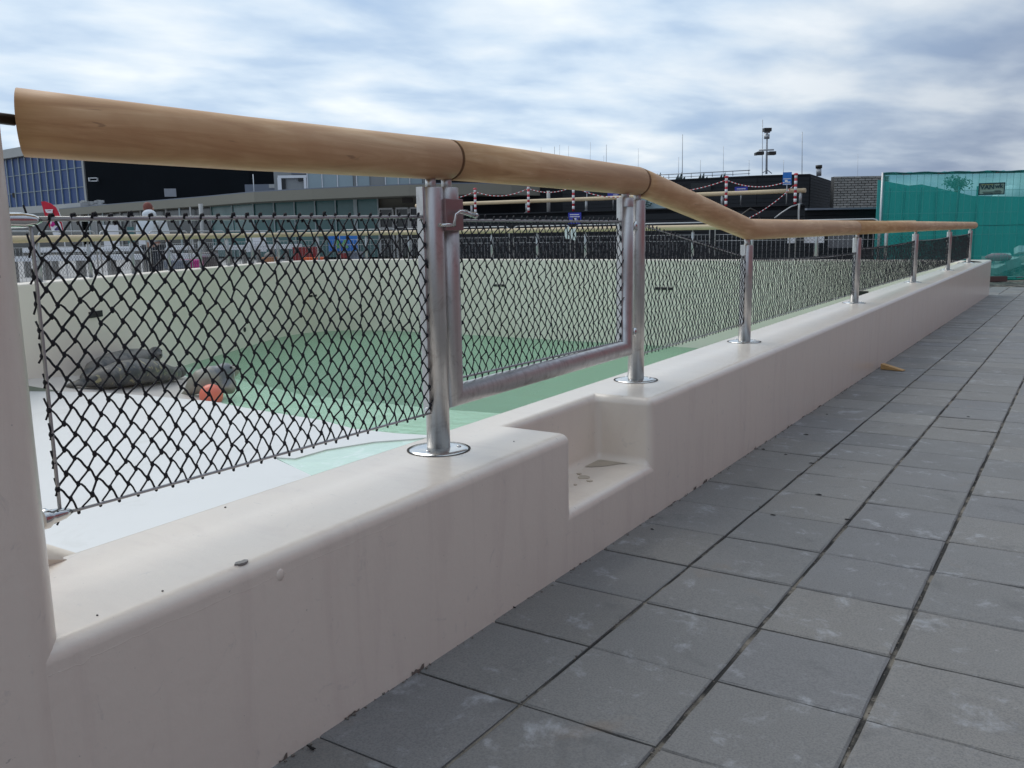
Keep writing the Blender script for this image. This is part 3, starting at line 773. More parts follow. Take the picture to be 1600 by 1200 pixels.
MB().tube([(RX+.052, GL-.022, .993), (RX+.060, GL+.034, .984)], [.0052, .0068], 12).build('lever_grip', M_STEELP, gate)
MB().sphere((RX+.0605, GL+.038, .983), .0075, 12).build('lever_knob', M_STEELP, gate)
MB().tube([(RX+.03, GL-.075, .960), (RX+.045, GL-.055, .960), (RX+.045, GL-.032, .960)], .0045, 10).build('latch_bolt', M_STEELP, gate)
for z in (.575, .955):
    MB().tube([(RX+.014, (GR+PY[1])/2, z-.016), (RX+.014, (GR+PY[1])/2, z+.016)], .010, 12).build('hinge', M_STEELP, gate)

# ------------------------------------------------------------------ railing on the far basin wall
frail = thing('far_railing', 'low railing with pale wooden handrail and netting on top of the far basin wall', 'railing', (-9, 13, .39))
cl = offs(wallline, .15); path3 = []; tot = 0; cum = [0]
for a, b in zip(cl, cl[1:]): tot += math.dist(a, b); cum.append(tot)
def along(s):
    for k in range(len(cl)-1):
        if s <= cum[k+1]+1e-9:
            t = (s-cum[k])/(cum[k+1]-cum[k]); return (cl[k][0]+(cl[k+1][0]-cl[k][0])*t, cl[k][1]+(cl[k+1][1]-cl[k][1])*t)
    return cl[-1]
def rz(s): return .94+.045*min(1, s/18)
S1 = tot-1.5; nseg = 60
MB().tube([(*along(5+(S1-5)*k/nseg), rz(5+(S1-5)*k/nseg)) for k in range(nseg+1)], .048, 20).build('handrail', M_WOODFAR, frail)
s = 5.3; k = 0
while s < S1:
    x, y = along(s)
    pp = MB(); pp.tube([(x, y, .39), (x, y, rz(s)-.09), (x, y, rz(s)-.085), (x, y, rz(s))], [.028, .028, .012, .012], 12); o = pp.build('post', M_GALV, frail)
    MB().lathe([(.028, .398), (.07, .394), (.072, .391)], (x, y, 0), 16).build('base_flange', M_GALV, o)
    s += 1.13; k += 1
def fr(yy, zz_):
    x, y = along(yy); return Vector((x, y, zz_))
net(5.3, S1, .46, .47, .80, .80, frail, w=.07, h=.075, r=.0022, seg=1, sides=3, knots=False, tails=False, frm=fr, seed=21, jit=.004)

# ------------------------------------------------------------------ seals and float
M_SEAL = mat('grey_seal_fur', (.17, .155, .14), .55, var=.4, vscale=5, bump=.3, bscale=40, hook=lambda t, v, c, b: mix(t, mapr(t, noise(t, v, 3.2, 5, .65), .45, .62, 0, .85), c, (.045, .05, .055)))
def seal_spots(t, v, c, b):
    c = mix(t, mapr(t, noise(t, v, 5, 5, .65), .45, .6, 0, .9), c, (.045, .047, .05))
    return mix(t, mapr(t, noise(t, v, 8, 4, .6, .6), .57, .66, 0, .8), c, (.36, .31, .17))
M_SEALD = mat('dark_mottled_seal_fur', (.12, .11, .098), .5, var=.45, vscale=5, bump=.3, bscale=40, hook=seal_spots)
M_SEALP = mat('pale_seal_fur', (.29, .27, .22), .5, var=.25, vscale=6, bump=.3, bscale=40, hook=lambda t, v, c, b: mix(t, mapr(t, noise(t, v, 2.2, 4, .6), .5, .62, 0, .8), c, (.13, .15, .18)))
M_EYE = mat('seal_eye', (.01, .01, .01), .1)
def loft(mb, spine, n=16):              # spine: (x,y,z,rx,rz) ellipse sections across travel direction
    vs = []; fs = []; m = len(spine)
    for i, (x, y, z, rx, rz_) in enumerate(spine):
        a = Vector(spine[max(0, i-1)][:3]); b = Vector(spine[min(m-1, i+1)][:3]); t = (b-a).normalized()
        side_ = t.cross(Vector((0, 0, 1)))
        if side_.length < .2: side_ = Vector((1, 0, 0))
        side_.normalize(); u_ = side_.cross(t)
        for k in range(n):
            q = 2*math.pi*k/n; vs.append((Vector((x, y, z))+side_*math.cos(q)*rx+u_*math.sin(q)*rz_)[:])
    for i in range(m-1):
        for k in range(n): fs.append((i*n+k, i*n+(k+1) % n, (i+1)*n+(k+1) % n, (i+1)*n+k))
    fs.append(tuple(reversed(range(n)))); fs.append(tuple((m-1)*n+k for k in range(n)))
    mb.add(vs, fs, True)
def seal(name, label, m, spine, head, look, flippers, origin):
    t_ = thing(name, label, 'seal', origin, 'seals resting on the pool beach')
    mb = MB(); loft(mb, spine)
    hx, hy, hz, hr = head; look = Vector(look).normalized()
    mb.sphere((hx, hy, hz), hr, 16, (1, 1, .92)); mz = Vector((hx, hy, hz))+look*hr*.95; mb.sphere((mz.x, mz.y, mz.z-.02), hr*.58, 12)
    for fp in flippers: loft(mb, fp, 10)
    o = mb.build('body', m, t_)
    r = o.modifiers.new('r', 'REMESH'); r.mode = 'VOXEL'; r.voxel_size = .022
    s_ = o.modifiers.new('s', 'SMOOTH'); s_.iterations = 6; s_.factor = .5
    baked(o)
    for p in o.data.polygons: p.use_smooth = True
    if not o.data.materials: o.data.materials.append(m)
    sd = look.cross(Vector((0, 0, 1))).normalized()
    for sg in (-1, 1):
        e = Vector((hx, hy, hz))+look*hr*.72+sd*sg*hr*.52+Vector((0, 0, hr*.38)); MB().sphere(e, hr*.15, 8).build('eye', M_EYE, t_)
        wq = MB()
        for k in range(4):
            a = mz+sd*sg*hr*.3; wq.tube([a, a+sd*sg*hr*.7+Vector((0, 0, -.03-.02*k))+look*.02], .0025, 3)
        wq.build('whiskers', M_WHITEP, t_)
    nz = mz+look*hr*.55; MB().sphere(nz, hr*.2, 8, (1, 1, .7)).build('nose', M_EYE, t_)
    return t_
def on_beach(px, py):
    n3 = Vector((.0894, .1676, 1)); v = ray(px, py); t = (-.9494-CAM.dot(n3))/v.dot(n3); return CAM+v*t
# rear seal with raised head
A0, A1, A2, A3 = on_beach(150, 592), on_beach(175, 590), on_beach(205, 588), on_beach(236, 587)
def sp_(p, dz, rx, rz_): return (p.x, p.y, p.z+dz, rx, rz_)
A4 = on_beach(243, 588)
hd = W(243, 551, (A4-CAM).dot(fh))
seal('seal', 'grey seal lying on the beach with its pale head raised, behind the darker mottled seal', M_SEAL,
     [sp_(on_beach(128, 596), .05, .04, .03), sp_(on_beach(142, 594), .10, .10, .07), sp_(A0, .14, .15, .12), sp_(A1, .20, .2, .16), sp_(A2, .24, .22, .18), sp_(on_beach(222, 587), .25, .20, .17), (A3.x, A3.y, A3.z+.25, .15, .14), (hd.x*.5+A3.x*.5, hd.y*.5+A3.y*.5, hd.z-.16, .10, .10), (hd.x, hd.y, hd.z-.03, .085, .085)],
     (hd.x, hd.y, hd.z, .105), (.75, -.1, -.12), [], A1)
# front seal, darker, stretched to the right
sB = [(112, 607, .03, .05, .02), (122, 606, .06, .06, .04), (140, 607, .10, .12, .09), (165, 608, .15, .18, .14), (195, 605, .19, .22, .18), (222, 602, .20, .23, .19), (246, 599, .17, .19, .16), (264, 597, .13, .14, .12), (276, 595, .11, .10, .10)]
hB = on_beach(281, 592)
seal('seal', 'dark grey seal with yellowish mottled belly stretched out in front, nose towards the water', M_SEALD,
     [sp_(on_beach(a, b), dz, rx, rz_) for a, b, dz, rx, rz_ in sB], (hB.x, hB.y, hB.z+.11, .105), (-.35, .85, -.12),
     [[sp_(on_beach(128, 608), .04, .03, .02), sp_(on_beach(145, 606), .06, .09, .03), sp_(on_beach(152, 605), .12, .07, .05)],
      [sp_(on_beach(106, 606), .02, .08, .012), sp_(on_beach(118, 604), .05, .06, .03)],
      [sp_(on_beach(236, 592), .27, .05, .05), sp_(on_beach(252, 594), .22, .09, .03), sp_(on_beach(262, 598), .12, .08, .02)]], on_beach(195, 602))
# third seal, by the float
def onw(px, py): return onz(px, py, -1.24)
D3 = (onw(330, 620)-CAM).dot(fh)
def w3(px, py, r1, r2, dd_=0): p = W(px, py, D3+dd_); return (p.x, p.y, p.z, r1, r2)
h3 = W(352, 582, D3+.15)
seal('seal', 'pale grey-brown seal curled at the water edge behind the salmon float', M_SEALP,
     [w3(282, 618, .05, .02), w3(292, 614, .08, .05), w3(302, 605, .14, .12), w3(314, 596, .19, .17), w3(328, 593, .21, .19, .1), w3(341, 589, .19, .18, .15), w3(349, 583, .13, .13, .15)],
     (h3.x, h3.y, h3.z+.02, .13), (.75, .65, .1),
     [[w3(352, 590, .09, .09, .2), w3(357, 600, .12, .1, .1), w3(356, 612, .10, .08)], [w3(338, 606, .08, .04, -.1), w3(326, 608, .1, .06, -.1), w3(315, 606, .08, .08)]], onw(320, 622))
fb = W(330, 618, D3-.25); bl = MB(); bl.sphere(fb, .158, 28); 
fl = bl.build('float_ball', M_PINKB); tag(fl, 'salmon pink ball lying against the curled seal', 'ball')

# ------------------------------------------------------------------ things lying on the pavement
def leaf(px, py, s, seed):
    p = onpav(px, py); rnd = random.Random(seed); mb = MB(); n_ = 9
    vs = []
    for k in range(n_):
        a = 2*math.pi*k/n_; r = .75*s*rnd.uniform(.3, 1.1); vs.append((p.x+r*math.cos(a)*1.9, p.y+r*math.sin(a)*.5, p.z+.002+rnd.uniform(0, s*.35)))
    c0 = (p.x, p.y, p.z+.004+s*.25); mb.add(vs+[c0]+[(x, y, p.z+.002) for x, y, z in vs], [(k, (k+1) % n_, n_) for k in range(n_)]+[(n_+1+k, n_+1+(k+1) % n_, (k+1) % n_, k) for k in range(n_)])
    return mb.build('leaf_scrap', M_LEAF)
for k, (px, py, s, l) in enumerate(((802, 950, .006, 'black scrap of leaf beside the wall below the step'), (1260, 680, .011, 'ragged black leaf scrap near the wall, left of the far paving'), (1227, 711, .006, 'small dark scrap on a paving joint near the wall'), (1280, 774, .010, 'black leaf scrap on the joint in the second tile row'), (1268, 725, .010, 'thin black twig scrap along the first long joint'), (1208, 806, .007, 'flat black scrap at the end of a cross joint'), (1323, 813, .009, 'black leaf scrap beside the second long joint'), (1363, 770, .006, 'tiny black scrap in the second long joint'), (1193, 703, .009, 'black scrap lying against the wall foot beyond the step'), (1071, 768, .006, 'dark tuft standing at the wall foot right of the step'), (1019, 828, .006, 'thin dark scrap on the tile below the step'), (485, 1170, .010, 'dark sliver in the tile joint at the bottom of the photo'), (1513, 652, .007, 'dark scrap on the paving far right'), (1292, 648, .006, 'dark scrap near the far wall foot'))):
    tag(leaf(px, py, s, k), l, 'leaf', 'dark scraps on the paving')
p = onpav(1389, 578); v = onpav(1403, 580)
wd = MB(); a = p+Vector((-.05, .02, .003)); b = p+Vector((.10, -.015, .003)); t_ = (b-a).normalized(); n_ = Vector((-t_.y, t_.x, 0))*.025
wd.add([(a+n_)[:], (a-n_)[:], (b+n_)[:], (b-n_)[:], (a+n_+Vector((0, 0, .038)))[:], (a-n_+Vector((0, 0, .038)))[:], (b+n_+Vector((0, 0, .004)))[:], (b-n_+Vector((0, 0, .004)))[:]], [(0, 1, 5, 4), (2, 6, 7, 3), (0, 4, 6, 2), (1, 3, 7, 5), (4, 5, 7, 6), (0, 2, 3, 1)])
tag(wd.build('wooden_wedge', M_WEDGE), 'light brown wooden wedge on the paving beside the wall', 'wedge')
# dried dirt splashes along the foot of the wall
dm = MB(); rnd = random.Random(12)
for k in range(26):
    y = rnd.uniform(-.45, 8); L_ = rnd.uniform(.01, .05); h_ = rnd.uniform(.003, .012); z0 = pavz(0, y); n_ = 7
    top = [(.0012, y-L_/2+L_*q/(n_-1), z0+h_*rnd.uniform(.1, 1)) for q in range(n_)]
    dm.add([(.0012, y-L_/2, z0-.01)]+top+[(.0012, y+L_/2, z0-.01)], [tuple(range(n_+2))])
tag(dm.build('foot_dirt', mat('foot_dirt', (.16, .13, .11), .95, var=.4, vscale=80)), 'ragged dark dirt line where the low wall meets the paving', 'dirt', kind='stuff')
# crumbs of mortar at the wall foot
cr = MB(); rnd = random.Random(4)
for k in range(420):
    y = rnd.uniform(-.4, 9); x = abs(rnd.gauss(0, .006))+.001; s = rnd.uniform(.0008, .003); cr.box((x, y, pavz(x, y)+s*.4), (s*1.4, s*2.2, s), Matrix.Rotation(rnd.uniform(0, 3), 3, 'Z'))
for k in range(900):
    i = rnd.randrange(0, 7); u = .2628+(i)*TW+rnd.gauss(0, .003); vv = rnd.uniform(-1, 7); x, y = tl(u, vv); s = rnd.uniform(.0008, .0028); cr.box((x, y, pavz(x, y)+s*.2-.001), (s, s*1.6, s), Matrix.Rotation(rnd.uniform(0, 3), 3, 'Z'))
M_CRUMB = mat('crumbs', (.16, .14, .12), .9, var=.6, vscale=60)
tag(cr.build('joint_crumbs', M_CRUMB), 'loose crumbs and grit in the paving joints and along the wall foot', 'grit', kind='stuff')

# ------------------------------------------------------------------ crowd barriers behind the basin
def barrier(wd_):
    t_ = thing('crowd_barrier', 'x', 'barrier', (0, 0, 0), 'crowd barriers behind the far railing')
    H = 1.14; r = .10; pts_ = [(-wd_/2, 0, .02), (-wd_/2, 0, H-r)]+[(-wd_/2+r-r*math.cos(math.radians(a)), 0, H-r+r*math.sin(math.radians(a))) for a in (30, 60, 90)]+[(wd_/2-r+r*math.sin(math.radians(a)), 0, H-r+r*math.cos(math.radians(a))) for a in (0, 30, 60)]+[(wd_/2, 0, H-r), (wd_/2, 0, .02)]
    MB().tube(pts_, .012, 8).build('frame', M_GALV, t_)
    for z in (.18, .78, .90): MB().tube([(-wd_/2, 0, z), (wd_/2, 0, z)], .004 if z > .5 else .009, 6).build('cross_bar', M_GALV, t_)
    n_ = int(wd_/.085)
    br = MB()
    for k in range(1, n_): br.tube([(-wd_/2+wd_*k/n_, 0, .18), (-wd_/2+wd_*k/n_, 0, .90)], .0028, 4)
    br.build('bars', M_GALV, t_)
    for sx in (-1, 1): MB().box((sx*wd_*.36, 0, .012), (.05, .5, .02)).build('foot', M_GALV, t_)
    return t_
b0 = barrier(1.45)
ords = ['first', 'second', 'third', 'fourth', 'fifth', 'sixth', 'seventh', 'eighth', 'ninth', 'tenth', 'eleventh', 'twelfth', 'thirteenth', 'fourteenth', 'fifteenth', 'sixteenth']
cl2 = offs(wallline, 1.15); cum2 = [0]
for a, b in zip(cl2, cl2[1:]): cum2.append(cum2[-1]+math.dist(a, b))
s = 7.0; k = 0
while s+1.45 < cum2[-1]-2.2 and k < 16:
    def al2(s_):
        for q in range(len(cl2)-1):
            if s_ <= cum2[q+1]: t = (s_-cum2[q])/(cum2[q+1]-cum2[q]); return Vector((cl2[q][0]+(cl2[q+1][0]-cl2[q][0])*t, cl2[q][1]+(cl2[q+1][1]-cl2[q][1])*t, 0))
        return Vector((*cl2[-1], 0))
    a, b = al2(s), al2(s+1.45); m_ = (a+b)/2; rzz = math.atan2(b.y-a.y, b.x-a.x)
    lab = 'grey crowd barrier behind the far railing, %s from the left' % ords[k]
    if k == 0: b0.location = (m_.x, m_.y, -.06); b0.rotation_euler = (0, 0, rzz); b0['label'] = lab
    else: dup(b0, (m_.x, m_.y, -.06), lab, rzz)
    s += 1.56; k += 1

# ------------------------------------------------------------------ black terrace with rail, poles, chains and signs
def wallslab(mb, pts, zb, zt, th):     # wall along points, thick away from camera
    pp_ = [(p.x, p.y) for p in pts]; bk = []
    for p in pts:
        d = (Vector((p.x, p.y, 0))-Vector((CAM.x, CAM.y, 0))).normalized(); bk.append((p.x+d.x*th, p.y+d.y*th))
    for i in range(len(pts)-1): mb.prism([pp_[i], pp_[i+1], bk[i+1], bk[i]], zb, zt)
    return mb
TT = ZP(1020, 328, 21.1); TR = ZP(915, 311, 22.2)
terr = thing('terrace_wall', 'long low black timber terrace wall behind the basin', 'wall', W(1000, 400, 21))
tp = [W(690, 362, 24.6), W(746, 362, 23.8), W(1020, 362, 21.1), W(1256, 362, 19.2)]
wallslab(MB(), tp, -.06, TT, 3.0).build('wall_body', M_BLACK, terr)
for i in range(3):
    a, b = tp[i], tp[i+1]
    for zc in [.06+.15*k for k in range(9)]:
        d = (a-Vector((CAM.x, CAM.y, a.z))).normalized()*.03
        MB().bar((a.x-d.x, a.y-d.y, zc), (b.x-d.x, b.y-d.y, zc), .03, .138).build('plank', M_BLACKW, terr)
for i in range(3):
    a, b = tp[i], tp[i+1]; d = (a-Vector((CAM.x, CAM.y, a.z))).normalized()*.02
    MB().bar((a.x-d.x, a.y-d.y, TT+.015), (b.x-d.x, b.y-d.y, TT+.015), .12, .03).build('coping', M_BLACKW, terr)
def tz(px): # distance of the terrace edge at column px
    xs = [690, 746, 1020, 1256]; ds = [24.6, 23.8, 21.1, 19.2]
    for k in range(3):
        if px <= xs[k+1] or k == 2: return ds[k]+(ds[k+1]-ds[k])*(px-xs[k])/(xs[k+1]-xs[k])
trail = thing('terrace_railing', 'pale wooden handrail on steel posts along the black terrace edge', 'railing', W(1000, 330, 21))
MB().tube([(lambda q: (q.x, q.y, TR))(W(px, 320, tz(px)+.1)) for px in (650, 746, 830, 920, 1020, 1100, 1180, 1258)], .048, 16).build('handrail', M_WOODFAR, trail)
for px in (737, 823, 916, 1128, 1250):
    q = W(px, 325, tz(px)+.1); o = MB().tube([(q.x, q.y, TT), (q.x, q.y, TR)], .032, 10).build('post', M_GALV, trail)
    MB().lathe([(.03, TT+.038), (.08, TT+.034), (.08, TT+.01)], (q.x, q.y, 0), 14).build('base_flange', M_GALV, o)
poles = [(743, 299, 336), (826, 294, 334), (896, 291, 334), (1134, 281, 327), (1242, 277, 321)]
plab = ['red and white banded pole leftmost on the terrace edge', 'red and white banded pole on the terrace, second from the left', 'red and white banded pole standing above the small blue sign', 'tall red and white banded pole near the bend of the big handrail', 'red and white banded pole beside the blue sign at the terrace end']
ptop = []
for (px, y0, y1), lab in zip(poles, plab):
    d = tz(px)-.12; a = W(px, y1, d); b = W(px, y0, d); t_ = thing('banded_pole', lab, 'pole', (a.x, a.y, TT+.03), 'red and white chain poles on the terrace')
    H = b.z-TT+.03; MB().tube([(a.x, a.y, TT+.03), (a.x, a.y, TT+.03+H)], .030, 12).build('pole', M_RED, t_)
    MB().sphere((a.x, a.y, TT+.03+H), .05, 10, (1, 1, .6)).build('cap', M_RED, t_)
    nb_ = 5
    for k in range(nb_):
        z = TT+.03+H*(k+.35)/nb_; MB().tube([(a.x, a.y, z), (a.x, a.y, z+H/nb_*.55)], .032, 12).build('white_band', M_WHITEP, t_)
    ptop.append(Vector((a.x, a.y, TT+.03+H*.9)))
def chain(a, b, sag, label, n_=26):
    t_ = thing('plastic_chain', label, 'chain', tuple((a+b)/2), 'red and white chains between the terrace poles')
    w_, r_ = MB(), MB()
    for k in range(n_):
        f = lambda s_: a.lerp(b, s_)+Vector((0, 0, -sag*4*s_*(1-s_)))
        (w_ if k % 2 else r_).tube([f((k+.06)/n_), f((k+.94)/n_)], .009, 6)
    w_.build('white_links', M_WHITEP, t_); r_.build('red_links', M_RED, t_)
left0 = W(690, 308, 24.2)
chain(left0, ptop[0], .08, 'red and white chain running left from the leftmost pole', 16)
chain(ptop[0], ptop[1], .15, 'red and white chain hanging between the two leftmost poles')
chain(ptop[1], ptop[2], .12, 'red and white chain hanging between the second and third poles')
chain(ptop[2], W(985, 306, tz(985)), .12, 'red and white chain from the third pole to behind the gate post')
chain(W(1015, 300, tz(1015)), ptop[3], .10, 'red and white chain rising to the pole near the rail bend', 40)
chain(ptop[3], W(1226, 285, tz(1226)-.1), .12, 'red and white chain sagging from the tall pole to the blue sign', 34)
chain(W(1240, 290, tz(1240)-.15), W(1140, 352, 18.4), .12, 'red and white chain drooping steeply down left from the last pole', 40)
def frame_at(px, py, d):
    c = W(px, py, d); n_ = (Vector((CAM.x, CAM.y, c.z))-c).normalized(); x = Vector((0, 0, 1)).cross(n_); return c, x, n_
def board(px, py, wpx, hpx, d, name, label, cat, m, th=.02, marks=None, postz=None, parent=None, markmat=None, group=None):
    c, x, n_ = frame_at(px, py, d); k = d/F; w_, h_ = wpx*k, hpx*k; R = Matrix((x, n_, Vector((0, 0, 1)))).transposed()
    t_ = parent or thing(name, label, cat, tuple(c), group)
    MB().box(c, (w_, th, h_), R).build('panel', m, t_)
    if marks:
        mk = MB()
        for (mx0, mz0, mw, mh) in marks: mk.box(c+x*(mx0*w_)+Vector((0, 0, mz0*h_))+n_*(th/2+.003), (mw*w_, .004, mh*h_), R)
        mk.build('lettering', markmat or M_WHITEP, t_)
    if postz is not None: MB().tube([(c.x-n_.x*.03, c.y-n_.y*.03, postz), (c.x-n_.x*.03, c.y-n_.y*.03, c.z)], .012, 6).build('sign_post', M_GALV, t_)
    return t_
lines = [(-.02, .32, .7, .07), (0, .14, .75, .06), (.02, -.06, .22, .14), (-.28, -.3, .28, .07), (.18, -.24, .3, .08)]
board(898, 341, 20, 17, tz(898)-.3, 'information_sign', 'small blue sign with white lettering fixed low on the terrace wall under a pole', 'sign', M_BLUE, marks=lines)
board(917, 295, 10, 9, tz(917)+.5, 'information_sign', 'tiny light blue sign on a thin stick behind the terrace rail', 'sign', mat('light_blue_sign', (.13, .24, .45), .5), postz=TT, marks=[(0, .1, .7, .12)])
board(958, 302, 17, 9, tz(958)+.3, 'information_sign', 'wide blue sign standing behind the terrace rail left of the gate post', 'sign', M_BLUE, marks=[(0, .15, .75, .1), (.2, -.3, .4, .14)], postz=TT)
board(1158, 297, 19, 10, tz(1158)+.3, 'information_sign', 'wide blue sign behind the terrace rail under the sagging chain', 'sign', M_BLUE, marks=[(0, .18, .7, .1), (.1, -.35, .5, .15)], postz=TT)
board(1230, 279, 13, 19, tz(1230)-.05, 'information_sign', 'upright blue and white sign on a thin pole at the terrace end', 'sign', M_BLUE2, marks=[(0, -.02, .85, .05), (-.1, -.2, .3, .2), (.15, -.28, .45, .08), (0, -.44, .9, .05)], postz=TT)
# pale posts and tubes at the terrace
q = W(857, 316, tz(857)+.3); tag(MB().tube([(q.x, q.y, TT), (q.x, q.y, 1.98)], .045, 12).build('white_post', M_PALEROOF), 'short pale post behind the terrace rail between two banded poles', 'post')
hp = [W(px, py, 18.9) for px, py in ((1143, 372), (1150, 352), (1160, 335), (1172, 326), (1182, 330), (1188, 345), (1190, 372))]
tag(MB().tube(hp, .02, 8).build('bent_pipe', M_DARKMETAL), 'dark bent pipe arching up behind the wooden rail bend', 'pipe')
hp = [W(px, py, 18.9) for px, py in ((1249, 318), (1248, 330), (1248, 345), (1247, 372))]
tag(MB().tube(hp, .02, 8).build('pale_pipe', M_PALEROOF), 'pale pipe running down the end of the terrace wall', 'pipe')
hp = [W(px, py, 19) for px, py in ((1210, 341), (1222, 332), (1236, 323), (1249, 319))]
tag(MB().tube(hp, .014, 6).build('grey_cable', M_GALV), 'thin grey cable sloping up to the terrace end', 'cable')
# pale window stuff above the terrace between gate post and rail
tt = board(1024, 318, 44, 20, 24, 'shop_window', 'pale bluish window with leafy shapes above the black wall behind the big rail', 'window', mat('pale_blue_glass', (.38, .50, .52), .4, var=.2, vscale=2), th=.08)
c, x, n_ = frame_at(1011, 318, 23.9); lf = MB(); rnd = random.Random(3)
for k in range(26): lf.sphere(c+x*rnd.gauss(0, .10)+Vector((0, 0, rnd.gauss(0, .06))), .035, 5, (1, 1, .4))
lf.build('leaf_motif', mat('dark_leaf_motif', (.02, .07, .06), .7), tt)
q1, q2 = W(1005, 325, 23.8), W(1042, 325, 23.8)

# white paper sheets on the rail, left of the gate post, other panels behind
for px, py, w_, h_, lab in ((886, 364, 7, 18, 'left one of two white papers hanging on the far wooden rail'), (896, 366, 8, 18, 'right one of two white papers hanging on the far wooden rail')):
    board(px, py, w_, h_, 16.6, 'paper_sheet', lab, 'paper', M_WHITEP, th=.006)
# ------------------------------------------------------------------ big black building, stone wall, planks
bb = thing('black_building', 'long flat black clad building with roof fins behind the terrace', 'building', tuple(W(1262, 340, 32)))
ft = [W(640, 355, 40.5), W(880, 355, 36.8), W(1041, 355, 34.2), W(1181, 355, 32.4), W(1262, 355, 32.0)]
bp_ = [(p.x, p.y) for p in ft]; cr_ = W(1299, 355, 37.5); bp2 = bp_+[(cr_.x, cr_.y)]+[(cr_.x-26, cr_.y+20), (bp_[0][0]-3, bp_[0][1]+22)]
BT = ZP(1262, 273, 32); MB().prism(bp2, -.1, BT).build('wall', M_BLACK, bb)
a, b = Vector((*bp_[-1], 0)), Vector((cr_.x, cr_.y, 0)); nrm = Vector((b.y-a.y, -(b.x-a.x), 0)).normalized()
for k in range(14): 
    z = 1.36+k*.105; MB().bar(a+nrm*.03+Vector((0, 0, z)), b+nrm*.03+Vector((0, 0, z)), .02, .095).build('plank', M_BLACKW, bb)
for i in range(1, 4):
    a, b = Vector((*bp_[i], 0)), Vector((*bp_[i+1], 0)); nrm = Vector((b.y-a.y, -(b.x-a.x), 0)).normalized()
    for k in range(10):
        z = 1.36+k*.145; MB().bar(a+nrm*.03+Vector((0, 0, z)), b+nrm*.03+Vector((0, 0, z)), .02, .135).build('plank', M_BLACKW, bb)
MB().prism([(p[0]*1.0, p[1]) for p in bp2], BT+.001, BT+.03).build('roof_edge', M_BLACKW, bb)
q = W(1095, 292, 33.0); R = Matrix(((1, 0, 0), (0, 1, 0), (0, 0, 1)))
c, x, n_ = frame_at(1095, 292, 33.2); MB().box(c, (.72, .1, .28), Matrix((x, n_, Vector((0, 0, 1)))).transposed()).build('window', M_DGLASS, bb)
# roof fins and thin rail
for (px, lab) in ((1030, 'leftmost'), (1063, 'second'), (1098, 'third'), (1131, 'fourth')):
    f_ = thing('roof_fin', 'dark jagged fin ornament on the black roof, %s of four' % lab if lab != 'leftmost' else 'dark jagged fin ornament on the black roof, leftmost of four beside the rail bend', 'ornament', tuple(W(px, 276, 36)), 'fins on the black roof')
    for dx, hgt in ((-4, 12), (1, 14), (6, 8)):
        a, b, c_ = W(px+dx-5, 283, 36), W(px+dx+2, 283, 36), W(px+dx+1.5, 283-hgt, 36); th_ = fh*.06
        m_ = MB(); m_.add([a[:], b[:], c_[:], (a+th_)[:], (b+th_)[:], (c_+th_)[:]], [(0, 1, 2), (5, 4, 3), (0, 3, 4, 1), (1, 4, 5, 2), (2, 5, 3, 0)]); m_.build('fin', mat('fin_paint', (.03, .06, .06), .6) if 'fin_paint' not in bpy.data.materials else bpy.data.materials['fin_paint'], f_)
rr = thing('roof_guardrail', 'thin grey guardrail along the black roof edge between the fins', 'railing', tuple(W(1090, 276, 36)))
MB().tube([W(1015, 274, 36), W(1172, 266, 36)], .018, 6).build('rail', M_GALV, rr); MB().tube([W(1015, 279, 36), W(1172, 271, 36)], .012, 6).build('rail', M_GALV, rr)
for px in (1020, 1045, 1080, 1113, 1145, 1170): MB().tube([W(px, 281-.05*(px-1020), 36), W(px, 273.5-.05*(px-1015), 36)], .014, 6).build('stanchion', M_GALV, rr)
sk = MB(); a, b, c_, d_ = W(1138, 276, 36), W(1182, 274, 36), W(1180, 270.5, 37), W(1162, 271, 37)
tag(MB().prism([(a.x, a.y), (b.x, b.y), (b.x-1, b.y+1.5), (a.x-1, a.y+1.5)], BT+.031, BT+.16).build('skylight', mat('skylight_glass', (.5, .6, .68), .3)), 'low pale skylight on the black roof left of the camera mast', 'skylight')
tag(MB().prism([(lambda q: (q.x, q.y))(W(1180, 270, 35)), (lambda q: (q.x, q.y))(W(1224, 270, 35)), (lambda q: (q.x, q.y))(W(1224, 270, 37)), (lambda q: (q.x, q.y))(W(1180, 270, 37))], BT+.031, BT+.14).build('roof_plinth', M_GRAPH), 'flat dark plinth under the camera mast on the roof', 'plinth')
# mast
ms = thing('lighting_mast', 'grey roof mast with floodlight boxes on two levels', 'mast', tuple(W(1198, 270, 36)))
def mt(px, py): return W(px, py, 36)
MB().tube([mt(1197.5, 272), mt(1198, 240), mt(1198.5, 215), mt(1198.5, 206)], [.045, .04, .03, .03], 10).build('pole', M_GALV, ms)
MB().tube([mt(1198, 217), mt(1198.4, 210)], .11, 10).build('motor', M_GALV, ms)
MB().tube([mt(1186, 234.5), mt(1209, 234)], .03, 8).build('cross_arm', M_GALV, ms); MB().tube([mt(1192, 270), mt(1198, 265), mt(1206, 271)], .02, 6).build('brace', M_GALV, ms)
Rf = Matrix((r0, fh, Vector((0, 0, 1)))).transposed()
for px, py, w_, h_ in ((1198.5, 203, 11, 5), (1188, 239.5, 8.5, 5), (1182, 240.5, 4, 4), (1206, 239.5, 10, 5)): MB().box(mt(px, py), (w_*36/F, .3, h_*36/F), Rf).build('floodlight', M_DARKMETAL, ms)
MB().box(mt(1198.5, 207), (8*36/F, .1, .05), Rf).build('bracket', M_GALV, ms)
